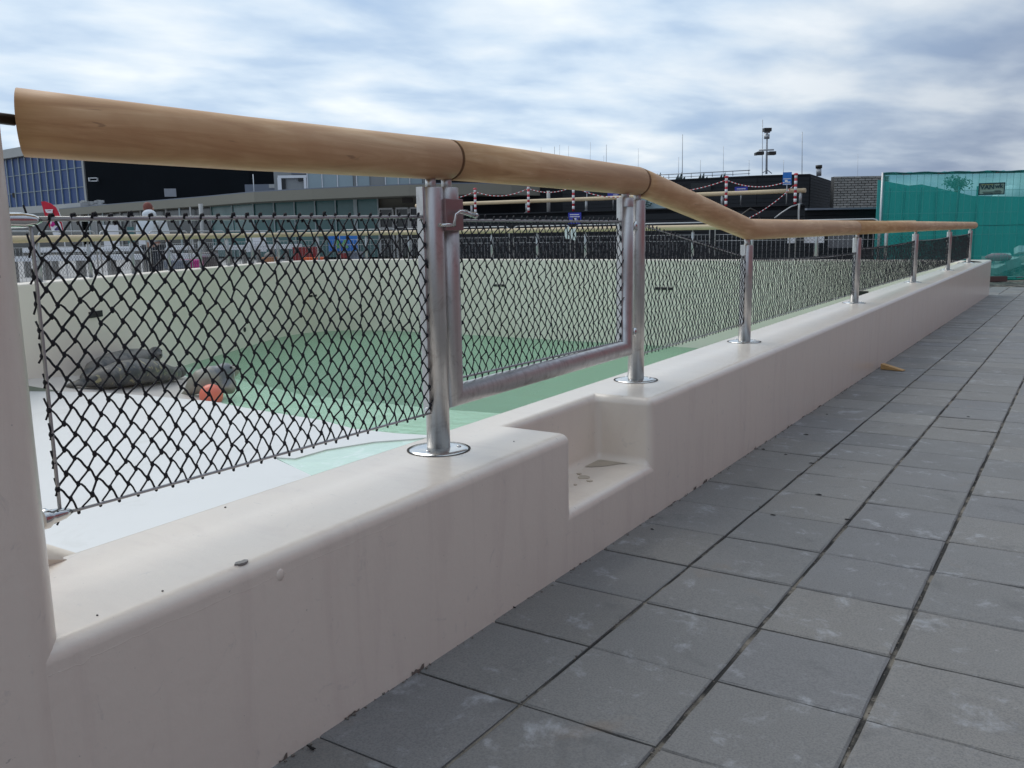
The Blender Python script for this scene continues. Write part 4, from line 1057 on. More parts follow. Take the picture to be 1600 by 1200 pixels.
# rods
rods = ((845, 230), (866, 229), (874, 226), (888, 228), (922, 222), (943, 243), (947, 226), (997, 232), (1060, 245), (1066, 210), (1094, 250), (1130, 228), (1170, 250), (1191, 187), (1224, 250), (1253, 206), (1340, 240))
rlab = ['thin whip pole above the handrail, leftmost of the row against the sky', 'dark thicker whip pole, second from the left above the handrail', 'faint whip pole, third from the left, just right of the dark one', 'whip pole fourth from the left above the handrail', 'whip pole fifth from the left above the handrail', 'short leaning whip pole beside the tall one above the handrail', 'tall whip pole above the handrail left of its bend', 'whip pole directly above the rail joint at the bend', 'short faint whip pole left of the tallest one over the black roof', 'tall whip pole over the black roof between the first roof fins', 'short whip pole above the third roof fin', 'whip pole above the fourth roof fin', 'short faint whip pole left of the lighting mast', 'tallest whip pole, right beside the lighting mast', 'short faint whip pole right of the lighting mast', 'tall whip pole above the terrace end, right of the blue sign', 'faint whip pole above the grey brick wall, rightmost of all']
for (px, y0), lab in zip(rods, rlab):
    d = 48 if px < 1000 else 38
    if px == 1340: d = 60
    tag(MB().tube([W(px, 285, d), W(px+.5, y0, d)], .014 if px in (866, 947, 1066, 1253, 1191) else .008, 5).build('thin_pole', M_GALV), lab, 'pole', 'whip poles above the roofs')
ch = thing('chimney', 'short grey flue with dark cap on the roof left of the stone wall', 'chimney', tuple(W(1279, 274, 36)))
MB().tube([W(1279.5, 275, 36), W(1279.5, 262, 36)], .10, 12).build('flue', M_GALV, ch); MB().tube([W(1279.5, 263, 36), W(1279.5, 258, 36)], .13, 12).build('cap', M_DARKMETAL, ch)
# stone wall
sw = thing('stone_wall', 'grey brick wall block between the black building and the green netting', 'wall', tuple(W(1335, 325, 33)))
a, b = W(1300, 350, 33.0), W(1385, 350, 33.0); a.z = b.z = 0; dd_ = (b-a); Lw = dd_.length; dd_.normalize(); nn_ = Vector((dd_.y, -dd_.x, 0)); zb_, zt_ = ZP(1340, 325, 33), ZP(1340, 275, 33)
m_ = MB(); m_.prism([(a.x, a.y), (b.x, b.y), (b.x-nn_.x*.3, b.y-nn_.y*.3), (a.x-nn_.x*.3, a.y-nn_.y*.3)], -.1, zt_-.01); m_.build('wall_core', M_MORTAR, sw)
nc_ = 13; hc = (zt_-zb_)/nc_; bw_ = .25; R = Matrix((dd_, -nn_, Vector((0, 0, 1)))).transposed()
bmesh_ = MB().box((0, 0, 0), (bw_-.025, .05, hc-.022), R).mesh('brick', M_BRICK); bhalf = MB().box((0, 0, 0), (bw_/2-.025, .05, hc-.022), R).mesh('brick', M_BRICK)
for r_i in range(nc_):
    x_ = 0; first = r_i % 2
    while x_ < Lw-.02:
        wdt = bw_/2 if (first or x_+bw_ > Lw) else bw_; first = 0
        if x_+wdt > Lw+.02: break
        c_ = a+dd_*(x_+wdt/2)+nn_*(.012+random.uniform(0, .012))+Vector((0, 0, zb_+hc*(r_i+.5))); o = link('brick', bmesh_ if wdt == bw_ else bhalf, sw); o.location = o.location+c_; x_ += wdt
# dark planks low strip
lw_ = thing('low_black_wall', 'low dark planked wall in front of the stone wall', 'wall', tuple(W(1310, 350, 26)))
LT = ZP(1310, 328, 26); a, b = W(1255, 350, 26), W(1400, 350, 26); a.z = b.z = 0; wallslab(MB(), [a, b], -.1, LT, .4).build('wall_body', M_BLACK, lw_)
for k in range(10):
    o = Vector((0, 0, LT-.08-k*.15))-fh*.02; MB().bar(a+o, b+o, .03, .138).build('plank', M_BLACKW, lw_)
tag(MB().bar(a-fh*.04+Vector((0, 0, LT+.03)), b-fh*.04+Vector((0, 0, LT+.03)), .5, .05).build('coping_beam', M_GRAPH), 'dark grey beam along the top of the low planked wall', 'beam')

# ------------------------------------------------------------------ canopy building on the left
cb = thing('round_pavilion', 'low pavilion with curved olive grey canopy over dark teal glazing', 'building', tuple(W(600, 380, 38)))
fr_ = [(95, 56), (175, 50), (250, 46), (330, 42.3), (400, 39), (490, 37.2), (575, 36), (640, 35.3), (707, 35), (800, 35.8), (890, 39)]
front = [(lambda q: (q.x, q.y))(W(px, 355, d)) for px, d in fr_]; backp = [(p[0]-6, p[1]+16) for p in front]
m_ = MB(); CT1 = ZP(707, 287, 35); CB1 = ZP(750, 304, 35.4); m_.prism(front+backp[::-1], CB1, CT1); cbo = m_.build('canopy', M_OLIVE, cb)
m_ = MB(); m_.prism([(p[0], p[1]) for p in front]+backp[::-1], CT1+.001, CT1+.04); m_.build('roof_trim', M_GRAPH, cb)
back2 = [W(px, 355, d+2.2) for px, d in fr_]
wallslab(MB(), back2[:4], -.1, CB1-.01, .5).build('dark_frontage', M_DGLASS, cb)
# frames in the dark frontage
for px in (112, 128, 141, 152, 163, 176, 190, 206, 222, 262, 283, 300):
    d = 54-(px-95)*.058; q = W(px, 360, d+1.6); MB().box((q.x, q.y, 1.2), (.08, .08, 2.5), Rf).build('door_frame', M_ALU if px % 2 else M_PALEROOF, cb)
MB().tube([(lambda q: (q.x, q.y, -.05))(W(318, 380, 41.5)), (lambda q: (q.x, q.y, 2.5))(W(318, 380, 41.5))], .10, 12).build('column', M_PALEROOF, cb)
# teal panes
tlst = [332, 365, 398, 430, 462, 494, 526, 557, 592]
def dfr(px):
    for (p0, d0), (p1, d1) in zip(fr_, fr_[1:]):
        if px <= p1: return d0+(d1-d0)*(px-p0)/(p1-p0)
    return fr_[-1][1]
for p0, p1 in zip(tlst, tlst[1:]):
    a, b = W(p0+.4, 360, dfr(p0)+2.0), W(p1-.4, 360, dfr(p1)+2.0); a.z = b.z = 0
    MB().bar(a+Vector((0, 0, 1.25)), b+Vector((0, 0, 1.25)), .06, 2.44).build('pane', M_TEAL, cb)
for px in tlst:
    q = W(px, 360, dfr(px)+1.93); wdt = .16 if px in (557,) else .05; MB().box((q.x, q.y, 1.2), (wdt, .1, 2.52), Rf).build('mullion', M_ALU, cb)
a, b = W(330, 360, dfr(330)+1.9), W(592, 360, dfr(592)+1.9); 
# grey wall with doors
a, b = W(592.5, 360, dfr(592)+2.2), W(720, 360, dfr(720)+2.2); wallslab(MB(), [a, b], -.1, CB1-.005, .4).build('door_wall', M_OLIVE, cb)
for p0, p1 in ((594, 615), (620, 639), (642, 662), (664, 700)):
    a, b = W(p0, 360, dfr(p0)+1.9), W(p1, 360, dfr(p1)+1.9); a.z = b.z = 0
    o = MB().bar(a+Vector((0, 0, 1.02)), b+Vector((0, 0, 1.02)), .05, 1.95).build('door', M_DGLASS, cb)
    for q in (a, b): MB().box((q.x-fh.x*.05, q.y-fh.y*.05, 1.0), (.07, .06, 2.0), Rf).build('frame', M_PALEROOF, o)
    MB().bar(a-fh*.05+Vector((0, 0, 2.02)), b-fh*.05+Vector((0, 0, 2.02)), .06, .07).build('frame', M_PALEROOF, o)
    MB().bar(a-fh*.05+Vector((0, 0, 1.25)), b-fh*.05+Vector((0, 0, 1.25)), .06, .04).build('frame', M_PALEROOF, o)
wallslab(MB(), [W(720.5, 360, dfr(720)+1.5), W(900, 360, 40)], -.1, CB1-.01, .4).build('black_frontage', M_BLACK, cb)
c, x, n_ = frame_at(637, 313, 36.6); tag(MB().box(c, (.42, .25, .2), Rf).build('floodlight', M_DARKMETAL), 'small dark lamp box under the canopy above the doors', 'lamp')
# pale roof at far left
lr = thing('low_pale_roof', 'pale flat roof in front of the blue glass building', 'roof', tuple(W(60, 330, 60)))
pr = [(lambda q: (q.x, q.y))(W(px, 345, d)) for px, d in ((-80, 66), (0, 62), (80, 58), (128, 55))]; MB().prism(pr+[(p[0]-5, p[1]+10) for p in pr[::-1]], 2.75, 3.2).build('slab', M_PALEROOF, lr)
wallslab(MB(), [Vector((*p, 0)) for p in pr], -.1, 2.74, .4).build('dark_wall', M_DGLASS, lr)
# blue glass building
bl = thing('glass_building', 'tall building with blue curtain wall glazing between pale mullions at far left', 'building', tuple(W(70, 330, 90)))
B1 = W(139, 340, 88); dv = Vector((-.992, .127, 0)); B1.z = 0
zlo, zhi = 3.5, 9.35
def bwp(s_): return B1+dv*s_
wB = 1.0; vis = 22
MB().prism([(bwp(0).x, bwp(0).y+.25), (bwp(40).x, bwp(40).y+.25), (bwp(40).x, bwp(40).y+14), (bwp(0).x+3, bwp(0).y+14)], -.2, zhi).build('wall', M_GRAPH, bl)
zr = [zlo, 5.15, 6.85, 8.45, zhi]
def facz(px, py):
    v = ray(px, py); n3 = Vector((dv.y, -dv.x, 0)); t = (B1-CAM).dot(n3)/v.dot(n3); return (CAM+v*t).z
zr = [facz(70, 329), facz(70, 298), facz(70, 269), facz(70, 240)]; zhi = zr[-1]
sp0 = None
import bisect
# mullion spacing chosen so that a mullion falls every 11.6 px
def colx(s_): return pix(bwp(s_)+Vector((0, 0, 6)))[0]
ss = [0.0]; tgt = colx(0)-13
while len(ss) < vis:
    lo, hi = ss[-1], ss[-1]+6
    for _ in range(30):
        md = (lo+hi)/2
        if colx(md) > tgt: lo = md
        else: hi = md
    ss.append(lo); 
    if len(ss) == 3: stepw = ss[2]-ss[1]; 
    if len(ss) >= 3:
        while len(ss) < vis: ss.append(ss[-1]+stepw)
        break
    tgt -= 11.6
for k in range(len(ss)-1):
    for r_i in range(3):
        a, b = bwp(ss[k]+.05), bwp(ss[k+1]-.05); zm = (zr[r_i]+zr[r_i+1])/2; hh = zr[r_i+1]-zr[r_i]-.06
        MB().bar(Vector((a.x, a.y, zm)), Vector((b.x, b.y, zm)), .06, hh).build('pane', M_BLUEGL2 if (k == 11 and r_i == 1) else M_BLUEGL, bl)
for k, s_ in enumerate(ss):
    q = bwp(s_); MB().box((q.x, q.y-.08, (zr[0]+zr[-1])/2), (.30 if k == 0 else .12, .16, zr[-1]-zr[0]), None).build('mullion', M_PALEROOF if k == 0 else M_ALU, bl)
for z in zr[1:-1]: MB().bar(bwp(0)+Vector((0, -.09, z)), bwp(ss[-1])+Vector((0, -.09, z)), .06, .05).build('transom', M_ALU, bl)
MB().prism([(bwp(-.3).x, bwp(-.3).y-.6), (bwp(40).x, bwp(40).y-.6), (bwp(40).x, bwp(40).y+14), (bwp(-.3).x+3, bwp(-.3).y+14)], zhi+.02, zhi+.95).build('roof', M_PALEROOF, bl)
for (k, z) in ((10, 5.9), (11, 4.5)):
    q = bwp(ss[k]+.4); MB().box((q.x, q.y-.1, z), (.6, .1, .5)).build('open_vent', M_GAP, bl)
# black block
kb = thing('black_hall', 'large plain black hall beside the blue glass building', 'building', tuple(W(260, 330, 82)))
k1, k2 = W(141, 345, 87.5), W(393, 345, 76); MB().prism([(k1.x, k1.y), (k2.x, k2.y), (k2.x-3, k2.y+18), (k1.x-3, k1.y+8)], -.2, 10.1).build('wall', mat('black_hall_sheet', (.008, .010, .013), .95, var=.3, vscale=.2, spec=.05), kb)
q0, q1 = W(231, 260, 82.9), W(235, 316, 82.9); MB().tube([q0, q1], .06, 6).build('panel_seam', M_GRAPH, kb)
board(266, 301, 17, 12, 80, 'wall_notice', 'small pale board on the black hall wall', 'sign', mat('pale_board', (.36, .38, .42), .6), th=.1)
fl_ = thing('wall_lamp', 'white lamp on a short arm at the corner of the black hall', 'lamp', tuple(W(145, 281, 86)))
c, x, n_ = frame_at(146, 280.5, 86); m_ = MB(); m_.box(c+Vector((0, 0, .14)), (.75, .2, .08), Rf).box(c-Vector((0, 0, .14)), (.75, .2, .08), Rf).box(c+x*.36, (.08, .2, .36), Rf).box(c-x*.36, (.08, .2, .36), Rf); m_.build('lamp_frame', M_WHITEP, fl_)
# rooftop clutter by the canopy edge
rk = MB(); rnd = random.Random(5)
for k in range(14):
    q = W(128+k*2.4, 319-rnd.uniform(0, 3)-k*.1, 56); rk.box(q, (.12+rnd.random()*.1, .2, .1+rnd.random()*.15), Rf)
tag(rk.build('roof_clutter', M_PALEROOF), 'row of small pale lumps along the roof edge at the foot of the glass building', 'clutter', kind='stuff')
# upper storey building
us = thing('upper_storey', 'grey upper storey with white framed pale windows above the canopy', 'building', tuple(W(550, 300, 60)))
u1, u2 = W(431, 330, 60), W(664, 330, 60); MB().prism([(u1.x, u1.y), (u2.x, u2.y), (u2.x-4, u2.y+9), (u1.x-4, u1.y+9)], -.2, 6.4).build('wall', M_GREYWALL, us)
def upanel(p0, p1, y0, y1, m, nm, off=.05, par=us):
    a, b = W(p0, (y0+y1)/2, 60-off), W(p1, (y0+y1)/2, 60-off); hh = (y1-y0)*60/F; zc = (a.z+b.z)/2; a.z = b.z = zc; return MB().bar(a, b, .08, hh).build(nm, m, par)
wpx = [480, 503, 527, 552, 557, 578, 602, 622, 640, 660]
for p0, p1 in zip(wpx, wpx[1:]):
    if (p0, p1) in ((552, 557), (578, 602)): continue
    o = upanel(p0+1, p1-1, 255, 296, M_PGLASS, 'window'); upanel(p0-.7, p0+.7, 254, 297, M_WHITEP, 'frame', .12, o)
upanel(434, 479, 274, 278, M_WHITEP, 'opening_frame', .14); upanel(434, 440, 278, 300, M_WHITEP, 'opening_frame', .14); upanel(475, 479, 278, 299, M_WHITEP, 'opening_frame', .14)
upanel(440, 446, 278, 300, M_DGLASS, 'opening', .07); upanel(466, 475, 277, 283, M_DGLASS, 'opening', .07)
upanel(455, 480, 255, 272, M_GRAPH, 'dark_band', .06)
dr = thing('dark_back_roof', 'flat dark roof behind the canopy right of the windowed upper storey', 'building', tuple(W(760, 300, 55)))
d1, d2 = W(665, 330, 55), W(900, 330, 52); MB().prism([(d1.x, d1.y), (d2.x, d2.y), (d2.x-2, d2.y+8), (d1.x-2, d1.y+8)], -.2, 4.7).build('wall', M_BLACK, dr)
d1, d2 = W(385, 330, 66), W(432, 330, 66); dq = thing('low_dark_annex', 'low dark annex roof with a pale box between the black hall and the grey storey', 'building', tuple(W(410, 300, 66)))
MB().prism([(d1.x, d1.y), (d2.x, d2.y), (d2.x, d2.y+4), (d1.x, d1.y+4)], -.2, 4.75).build('wall', M_GRAPH, dq); c, x, n_ = frame_at(427, 291, 65.5); MB().box(c, (.5, .5, .25), Rf).build('box', M_PALEROOF, dq)
q = W(397, 300, 65); tag(MB().tube([(q.x, q.y, 3.9), (q.x, q.y, 5.4)], .03, 6).build('thin_pole', M_WHITEP), 'short white pole beside the right edge of the black hall', 'pole')

# ------------------------------------------------------------------ plaza furniture behind the basin (left)
def onplz(px, py): return onz(px, py, -.06)
def bench(px0, px1, y, hpx, d, label, m=M_WHITEP):
    a, b = W(px0, y, d), W(px1, y, d); zc = (a.z+b.z)/2; a.z = b.z = zc; t_ = thing('low_bench', label, 'bench', (a.x, a.y, -.06))
    MB().bar(a, b, .35, hpx*d/F).build('seat', m, t_)
    n_ = 6
    for k in range(n_+1):
        q = a.lerp(b, k/n_); MB().box((q.x, q.y, (zc-.06)/2-.03), (.05, .3, max(.05, zc)), Rf).build('leg', M_CONC, t_)
bench(40, 300, 389, 7, 25, 'long pale bench top nearest the shop front, left of the walker'); bench(20, 330, 402, 8, 22, 'long pale low bench behind the barriers at left')
bench(336, 470, 386, 7, 26, 'long pale bench top right of the walker'); 
for px, py, w_, h_, d, m, lab in ((174, 372, 22, 40, 27, M_WHITEP, 'white display board left of the walker, nearest to him'), (205, 372, 10, 34, 28, M_TEAL, 'teal display board just left of the walker'), (233, 376, 30, 34, 27.5, M_WHITEP, 'white display board partly hidden by the walker'), (400, 378, 30, 30, 28, M_WHITEP, 'white board under the teal glazing'), (373, 376, 22, 26, 28.5, M_TEAL, 'teal board under the teal glazing')):
    board(px, py, w_, h_, d, 'display_board', lab, 'board', m, postz=-.06, group='display boards by the shop front')
gb = board(536, 380, 44, 24, 24, 'globe_board', 'bright blue board printed with green continents', 'board', M_BLUE2, postz=-.06)
c, x, n_ = frame_at(536, 380, 23.97)
bb_ = MB(); Rg = Matrix((x, n_, Vector((0, 0, 1)))).transposed()
for dx, dz_, rr_ in ((-.17, .02, .07), (-.14, -.09, .05), (.06, .05, .05), (.02, -.03, .06), (.1, -.1, .04)):
    bb_.tube([c+x*dx+Vector((0, 0, dz_))+n_*.005, c+x*dx+Vector((0, 0, dz_))+n_*.012], rr_, 9, smooth=False)
bb_.build('continents', M_GREENB, gb)
def crate(px, py, w_, h_, d, m, label, name='plastic_crate', cat='crate'):
    c, x, n_ = frame_at(px, py, d); k = d/F; t_ = thing(name, label, cat, (c.x, c.y, -.06)); W_, H_ = w_*k, h_*k; D_ = .4
    R = Matrix((x, n_, Vector((0, 0, 1)))).transposed()
    MB().box(c-Vector((0, 0, H_/2-.015)), (W_, D_, .03), R).build('base', m, t_)
    for s_ in (-1, 1): MB().box(c+x*s_*(W_/2-.012), (.024, D_, H_), R).build('side', m, t_); MB().box(c+n_*s_*(D_/2-.012), (W_-.05, .024, H_*.92), R).build('side', m, t_)
    MB().box(c+Vector((0, 0, H_/2)), (W_*1.04, D_*1.04, .03), R).build('rim', m, t_)
    MB().box(c-Vector((0, 0, H_/2))*1+Vector((0, 0, -.12)), (W_*.9, D_*.9, .2), R).build('stand', M_GRAPH, t_)
crate(479, 398, 40, 22, 24.8, M_CRATE, 'dark red crate bin behind the far railing'); crate(488, 408, 34, 10, 24.2, M_ORANGE, 'bright orange low crate in front of the dark red bin'); crate(550, 403, 34, 16, 24.2, M_GRAPH, 'dark grey crate right of the orange one'); crate(536, 400, 14, 7, 24.0, M_CRATE, 'small dull red crate beside the dark grey one')
# planter
c = W(422, 405, 23.4); t_ = thing('plant_pot', 'terracotta coloured round pot behind the far railing', 'pot', (c.x, c.y, -.06))
MB().lathe([(0, -.06), (.14, -.06), (.2, .35), (.22, .40), (.2, .42), (.17, .42), (.16, .36), (0, .36)], (c.x, c.y, 0), 20).build('pot', M_TERRA, t_)
MB().sphere((c.x, c.y, .45), .15, 10, (1, 1, .7)).build('soil_mound', M_CONC, t_)
# trolleys / prams
def trolley(px, py, d, m, label):
    c = W(px, py, d); t_ = thing('hand_trolley', label, 'trolley', (c.x, c.y, -.06)); x = r0
    m_ = MB(); m_.box((c.x, c.y, .36), (.5, .4, .2), Rf); bevelled(m_.build('basket', m, t_), .05, 3)
    MB().tube([Vector((c.x, c.y, .3))-x*.25, Vector((c.x, c.y, .62))-x*.42, Vector((c.x, c.y, .64))-x*.5], .015, 6).build('handle', M_GALV, t_)
    for s_ in (-1, 1):
        for f_ in (-1, 1):
            q = Vector((c.x, c.y, .05))+x*.2*s_+fh*.15*f_; MB().tube([q-fh*.02, q+fh*.02], .10, 14).build('wheel', M_GAP, t_)
            MB().tube([q, q+Vector((0, 0, .25))], .012, 5).build('strut', M_GALV, t_)
trolley(297, 408, 20.5, M_MAG, 'small pink and grey push trolley right of the walker'); trolley(277, 410, 20.2, M_GRAPH, 'small dark push trolley beside the walker')
c = W(325, 405, 21); t_ = thing('cone_bin', 'tapered grey litter bin right of the pink trolley', 'bin', (c.x, c.y, -.06))
MB().lathe([(0, -.06), (.17, -.06), (.22, .5), (.24, .56), (.20, .60), (0, .62)], (c.x, c.y, 0), 16).build('body', mat('grey_brown_bin', (.12, .10, .10), .6), t_); MB().lathe([(.241, .5), (.247, .52), (.247, .55), (.241, .57)], (c.x, c.y, 0), 16).build('band', M_GALV, t_)
# feather flag with white base banner
ffd = 21
ff = thing('feather_flag', 'red feather flag with small white emblem above a printed white banner', 'flag', tuple(W(80, 380, ffd)))
out = [(64, 315), (70, 314.5), (79, 318), (87, 324), (91, 332), (94, 340), (97, 352), (99, 366), (84, 366), (76, 352), (71, 340), (68, 330)]
th_ = fh*.02; n_ = len(out); m_ = MB(); fv = [W(px, py, ffd) for px, py in out]
m_.add([p[:] for p in fv]+[(p+th_)[:] for p in fv], [tuple(reversed(range(n_))), tuple(range(n_, 2*n_))]+[(k, (k+1) % n_, n_+(k+1) % n_, n_+k) for k in range(n_)]); m_.build('sail', M_REDCL, ff)
m_ = MB()
for px, py, w_, h_ in ((76.5, 328, 12, 1.6), (77, 331.3, 7, 3), (79, 334.5, 5, 1.2), (73, 330, 3, 3.5), (81, 330.5, 2, 4)): m_.box(W(px, py, ffd-.03), (w_*ffd/F, .01, h_*ffd/F), Rf)
m_.build('emblem', M_WHITEP, ff)
bn_ = [(78, 344), (88, 342), (94, 350), (98, 366), (84, 368), (79, 356)]; fv = [W(px, py, ffd-.06) for px, py in bn_]; n_ = len(fv); m_ = MB()
m_.add([p[:] for p in fv]+[(p+th_)[:] for p in fv], [tuple(reversed(range(n_))), tuple(range(n_, 2*n_))]+[(k, (k+1) % n_, n_+(k+1) % n_, n_+k) for k in range(n_)]); m_.build('banner', M_WHITEP, ff)
m_ = MB(); [m_.tube([W(px, py, ffd-.085), W(px, py, ffd-.075)], r_*ffd/F, 8, smooth=False) for px, py, r_ in ((84, 349, 3.2), (81.5, 352, 2.4))]; m_.build('pink_print', M_MAG, ff)
m_ = MB(); [m_.tube([W(px, py, ffd-.085), W(px, py, ffd-.075)], r_*ffd/F, 8, smooth=False) for px, py, r_ in ((91, 357, 3.2), (88, 359, 2.6), (93, 361, 2.2))]; m_.build('purple_print', M_PURP, ff)
a = W(66, 315, ffd+.03); b = W(100, 372, ffd+.03); MB().tube([W(92, 331, ffd+.03), W(97, 350, ffd+.03), W(100, 368, ffd+.03), (b.x, b.y, -.06)], .012, 6).build('flag_pole', M_WHITEP, ff)
MB().box((b.x, b.y, -.03), (.5, .5, .06), Rf).build('flag_base', M_CONC, ff)

# ------------------------------------------------------------------ walking person
pd = 18.3; pb = W(243, 425, pd); px_ = Vector((pb.x, pb.y, -.06)); S_ = 1.0
person = thing('person', 'person seen from behind in a light grey hooded sweater and dark trousers', 'person', tuple(px_))
HT = W(233, 318, pd).z+.06; SC_ = HT/1.78
lx = -r0; fx = fh                        # local axes: side and facing (away from the camera)
def L(s_, f_, z): return px_+r0*s_*SC_+fh*f_*SC_+Vector((0, 0, z*SC_))
def skin(name, verts, edges, radii, m, par, sub=2, rootv=0):
    me = bpy.data.meshes.new(name); me.from_pydata([Vector(v)[:] for v in verts], edges, []); o = link(name, me, par)
    md = o.modifiers.new('skin', 'SKIN'); md.use_smooth_shade = True
    for i, r_ in enumerate(radii):
        sv = me.skin_vertices[0].data[i]; sv.radius = (r_*SC_, r_*SC_) if not isinstance(r_, tuple) else (r_[0]*SC_, r_[1]*SC_)
        sv.use_root = (i == rootv)
    sb = o.modifiers.new('sub', 'SUBSURF'); sb.levels = sub; sb.render_levels = sub
    baked(o); o.data.materials.clear(); o.data.materials.append(m)
    for p in o.data.polygons: p.use_smooth = True
    return o
M_SKIN = mat('skin', (.45, .24, .17), .55); M_HAIR = mat('reddish_hair', (.20, .06, .045), .7, bump=.4, bscale=60); M_HOOD = mat('light_grey_hoodie', (.62, .66, .70), .85, var=.08, vscale=6, bump=.2); M_TRS = mat('dark_trousers', (.02, .022, .03), .85)
# body: one continuous figure
V_ = [L(0, 0, .95), L(0, 0, 1.15), L(0, 0, 1.38), L(-.01, 0, 1.50), L(-.035, .01, 1.57), L(-.05, .03, 1.66), L(-.05, .03, 1.73),
      L(-.19, 0, 1.42), L(-.27, .02, 1.15), L(-.20, .2, 1.02), L(.19, 0, 1.42), L(.27, .02, 1.16), L(.22, .18, 1.03),
      L(-.09, 0, .88), L(-.10, .05, .5), L(-.10, 0, .1), L(-.10, .14, .04), L(.09, 0, .88), L(.11, -.06, .5), L(.12, -.18, .12), L(.12, -.05, .04)]
E_ = [(0, 1), (1, 2), (2, 3), (3, 4), (4, 5), (5, 6), (2, 7), (7, 8), (8, 9), (2, 10), (10, 11), (11, 12), (0, 13), (13, 14), (14, 15), (15, 16), (0, 17), (17, 18), (18, 19), (19, 20)]
R_ = [.11, .11, .11, .06, .055, .09, .07, .06, .04, .028, .06, .04, .028, .09, .06, .04, .035, .09, .06, .04, .035]
n0 = len(V_)
for hand, base in ((9, -.20), (12, .22)):
    for k in range(5):
        s0 = base+(.018*(k-2)); f0 = .20 if hand == 9 else .18; ln = (.05, .075, .082, .076, .058)[k]
        i0 = len(V_); V_ += [L(s0, f0+.04, 1.0), L(s0, f0+.04+ln*.6, .98)]; E_ += [(hand, i0), (i0, i0+1)]; R_ += [.011, .008]
skin('body', V_, E_, R_, M_SKIN, person)
skin('trousers', [L(0, 0, 1.02), L(-.10, 0, .86), L(-.10, .05, .5), L(-.10, 0, .10), L(.10, 0, .86), L(.11, -.06, .5), L(.12, -.18, .14)], [(0, 1), (1, 2), (2, 3), (0, 4), (4, 5), (5, 6)], [.19, .14, .095, .075, .14, .095, .075], M_TRS, person)
skin('hoodie', [L(0, 0, .92), L(0, 0, 1.2), L(0, 0, 1.37), L(-.02, -.02, 1.49), L(-.21, 0, 1.41), L(-.29, .02, 1.14), L(-.22, .18, 1.03), L(.21, 0, 1.41), L(.29, .02, 1.15), L(.24, .16, 1.04)], [(0, 1), (1, 2), (2, 3), (2, 4), (4, 5), (5, 6), (2, 7), (7, 8), (8, 9)], [.215, .21, .20, .13, .115, .08, .055, .115, .08, .055], M_HOOD, person)
hd_ = MB(); c = L(.0, -.08, 1.55); hd_.sphere(c, .15*SC_, 14, (1.1, .85, .7)); hd_.build('hood', M_HOOD, person)
hr_ = MB(); hr_.sphere(L(-.06, .03, 1.71), .10*SC_, 14, (.95, 1, 1.05)); hr_.build('hair', M_HAIR, person)
for s_ in (-1, 1): MB().sphere(L(-.05+.10*s_, .03, 1.67), .025*SC_, 8, (.5, .8, 1.2)).build('ear', M_SKIN, person)
for s_, f_ in ((-.10, .08), (.12, -.12)):
    sh = MB(); q = L(s_, f_, .05); sh.sphere(q, .13*SC_, 12, (.5, 1, .4)); sh.build('shoe', M_GAP, person)

# ------------------------------------------------------------------ green netted construction fence
cf = thing('construction_fence', 'tall site fence panel covered with green scaffold netting at the end of the paving', 'fence', tuple(W(1500, 437, 18.6)))
FD = 18.6
def fp(px, z): q = W(px, 352, FD); return Vector((q.x, q.y, z))
zB, zT = ZP(1590, 438, FD), ZP(1500, 270, FD)
def fp2(s_, z): a = fp(1376, z); b = fp(1632, z); return a.lerp(b, s_)
MB().tube([fp2(0, zB-.02), fp2(0, zT+.03)], .035, 10).build('upright', M_GALV, cf); MB().tube([fp2(1, zB), fp2(1, zT+.03)], .03, 10).build('upright', M_GALV, cf)
for z in (zB+.06, zT): MB().tube([fp2(0, z), fp2(1, z)], .022, 8).build('frame_tube', M_GALV, cf)
wr = MB()
for k in range(1, 24):
    s_ = k/24; wr.tube([fp2(s_, zB+.06)+fh*.012, fp2(s_, zT)+fh*.012], .0035, 4, caps=False)
for z in (.3, .75, 1.2, 1.65): wr.tube([fp2(0, z)+fh*.016, fp2(1, z)+fh*.016], .0035, 4, caps=False)
wr.build('wires', M_GALV, cf)
nt_ = MB(); rnd = random.Random(8); nxn, nzn = 60, 14; vs = []
for i in range(nxn+1):
    for j in range(nzn+1):
        s_ = -.004+1.008*i/nxn; t = j/nzn; z = zB+.02+(zT+.02-zB-.02)*t+(.012*math.sin(i*.9)+.01*math.sin(i*2.1) if j == nzn else 0)
        p = fp2(s_, z)-fh*(.035+.045*math.sin(i*.75+j*.35)*math.sin(i*.21)+.012*rnd.random()); vs.append(p[:])
nt_.add(vs, [(i*(nzn+1)+j, (i+1)*(nzn+1)+j, (i+1)*(nzn+1)+j+1, i*(nzn+1)+j+1) for i in range(nxn) for j in range(nzn)], True); nt_.build('netting', M_NET, cf)
hem = MB(); hem.tube([fp2(-.004+1.008*k/40, zT+.012+.008*math.sin(k*.8))-fh*.05 for k in range(41)], .016, 6); M_HEM = mat('netting_hem', (.005, .12, .12), .8); hem.build('hem', M_HEM, cf)
hem = MB(); hem.tube([fp2(-.004+1.008*k/40, zB+.03+.008*math.sin(k*.9))-fh*.05 for k in range(41)], .020, 6); hem.build('hem', mat('netting_hem_low', (.005, .24, .18), .8), cf)
MB().tube([fp2(0, .93)-fh*.07, fp2(1, .93)-fh*.07], .006, 6).build('tie_wire', M_HEM, cf)
q = fp(1558, -.23); MB().box((q.x, q.y, pavz(q.x, q.y)+.06), (.46, .25, .11), Rf).build('foot', mat('dark_red_block', (.12, .07, .065), .9), cf)
q = fp(1385, -.23); MB().box((q.x, q.y, pavz(q.x, q.y)+.06), (.46, .25, .11), Rf).build('foot', M_CONC, cf)
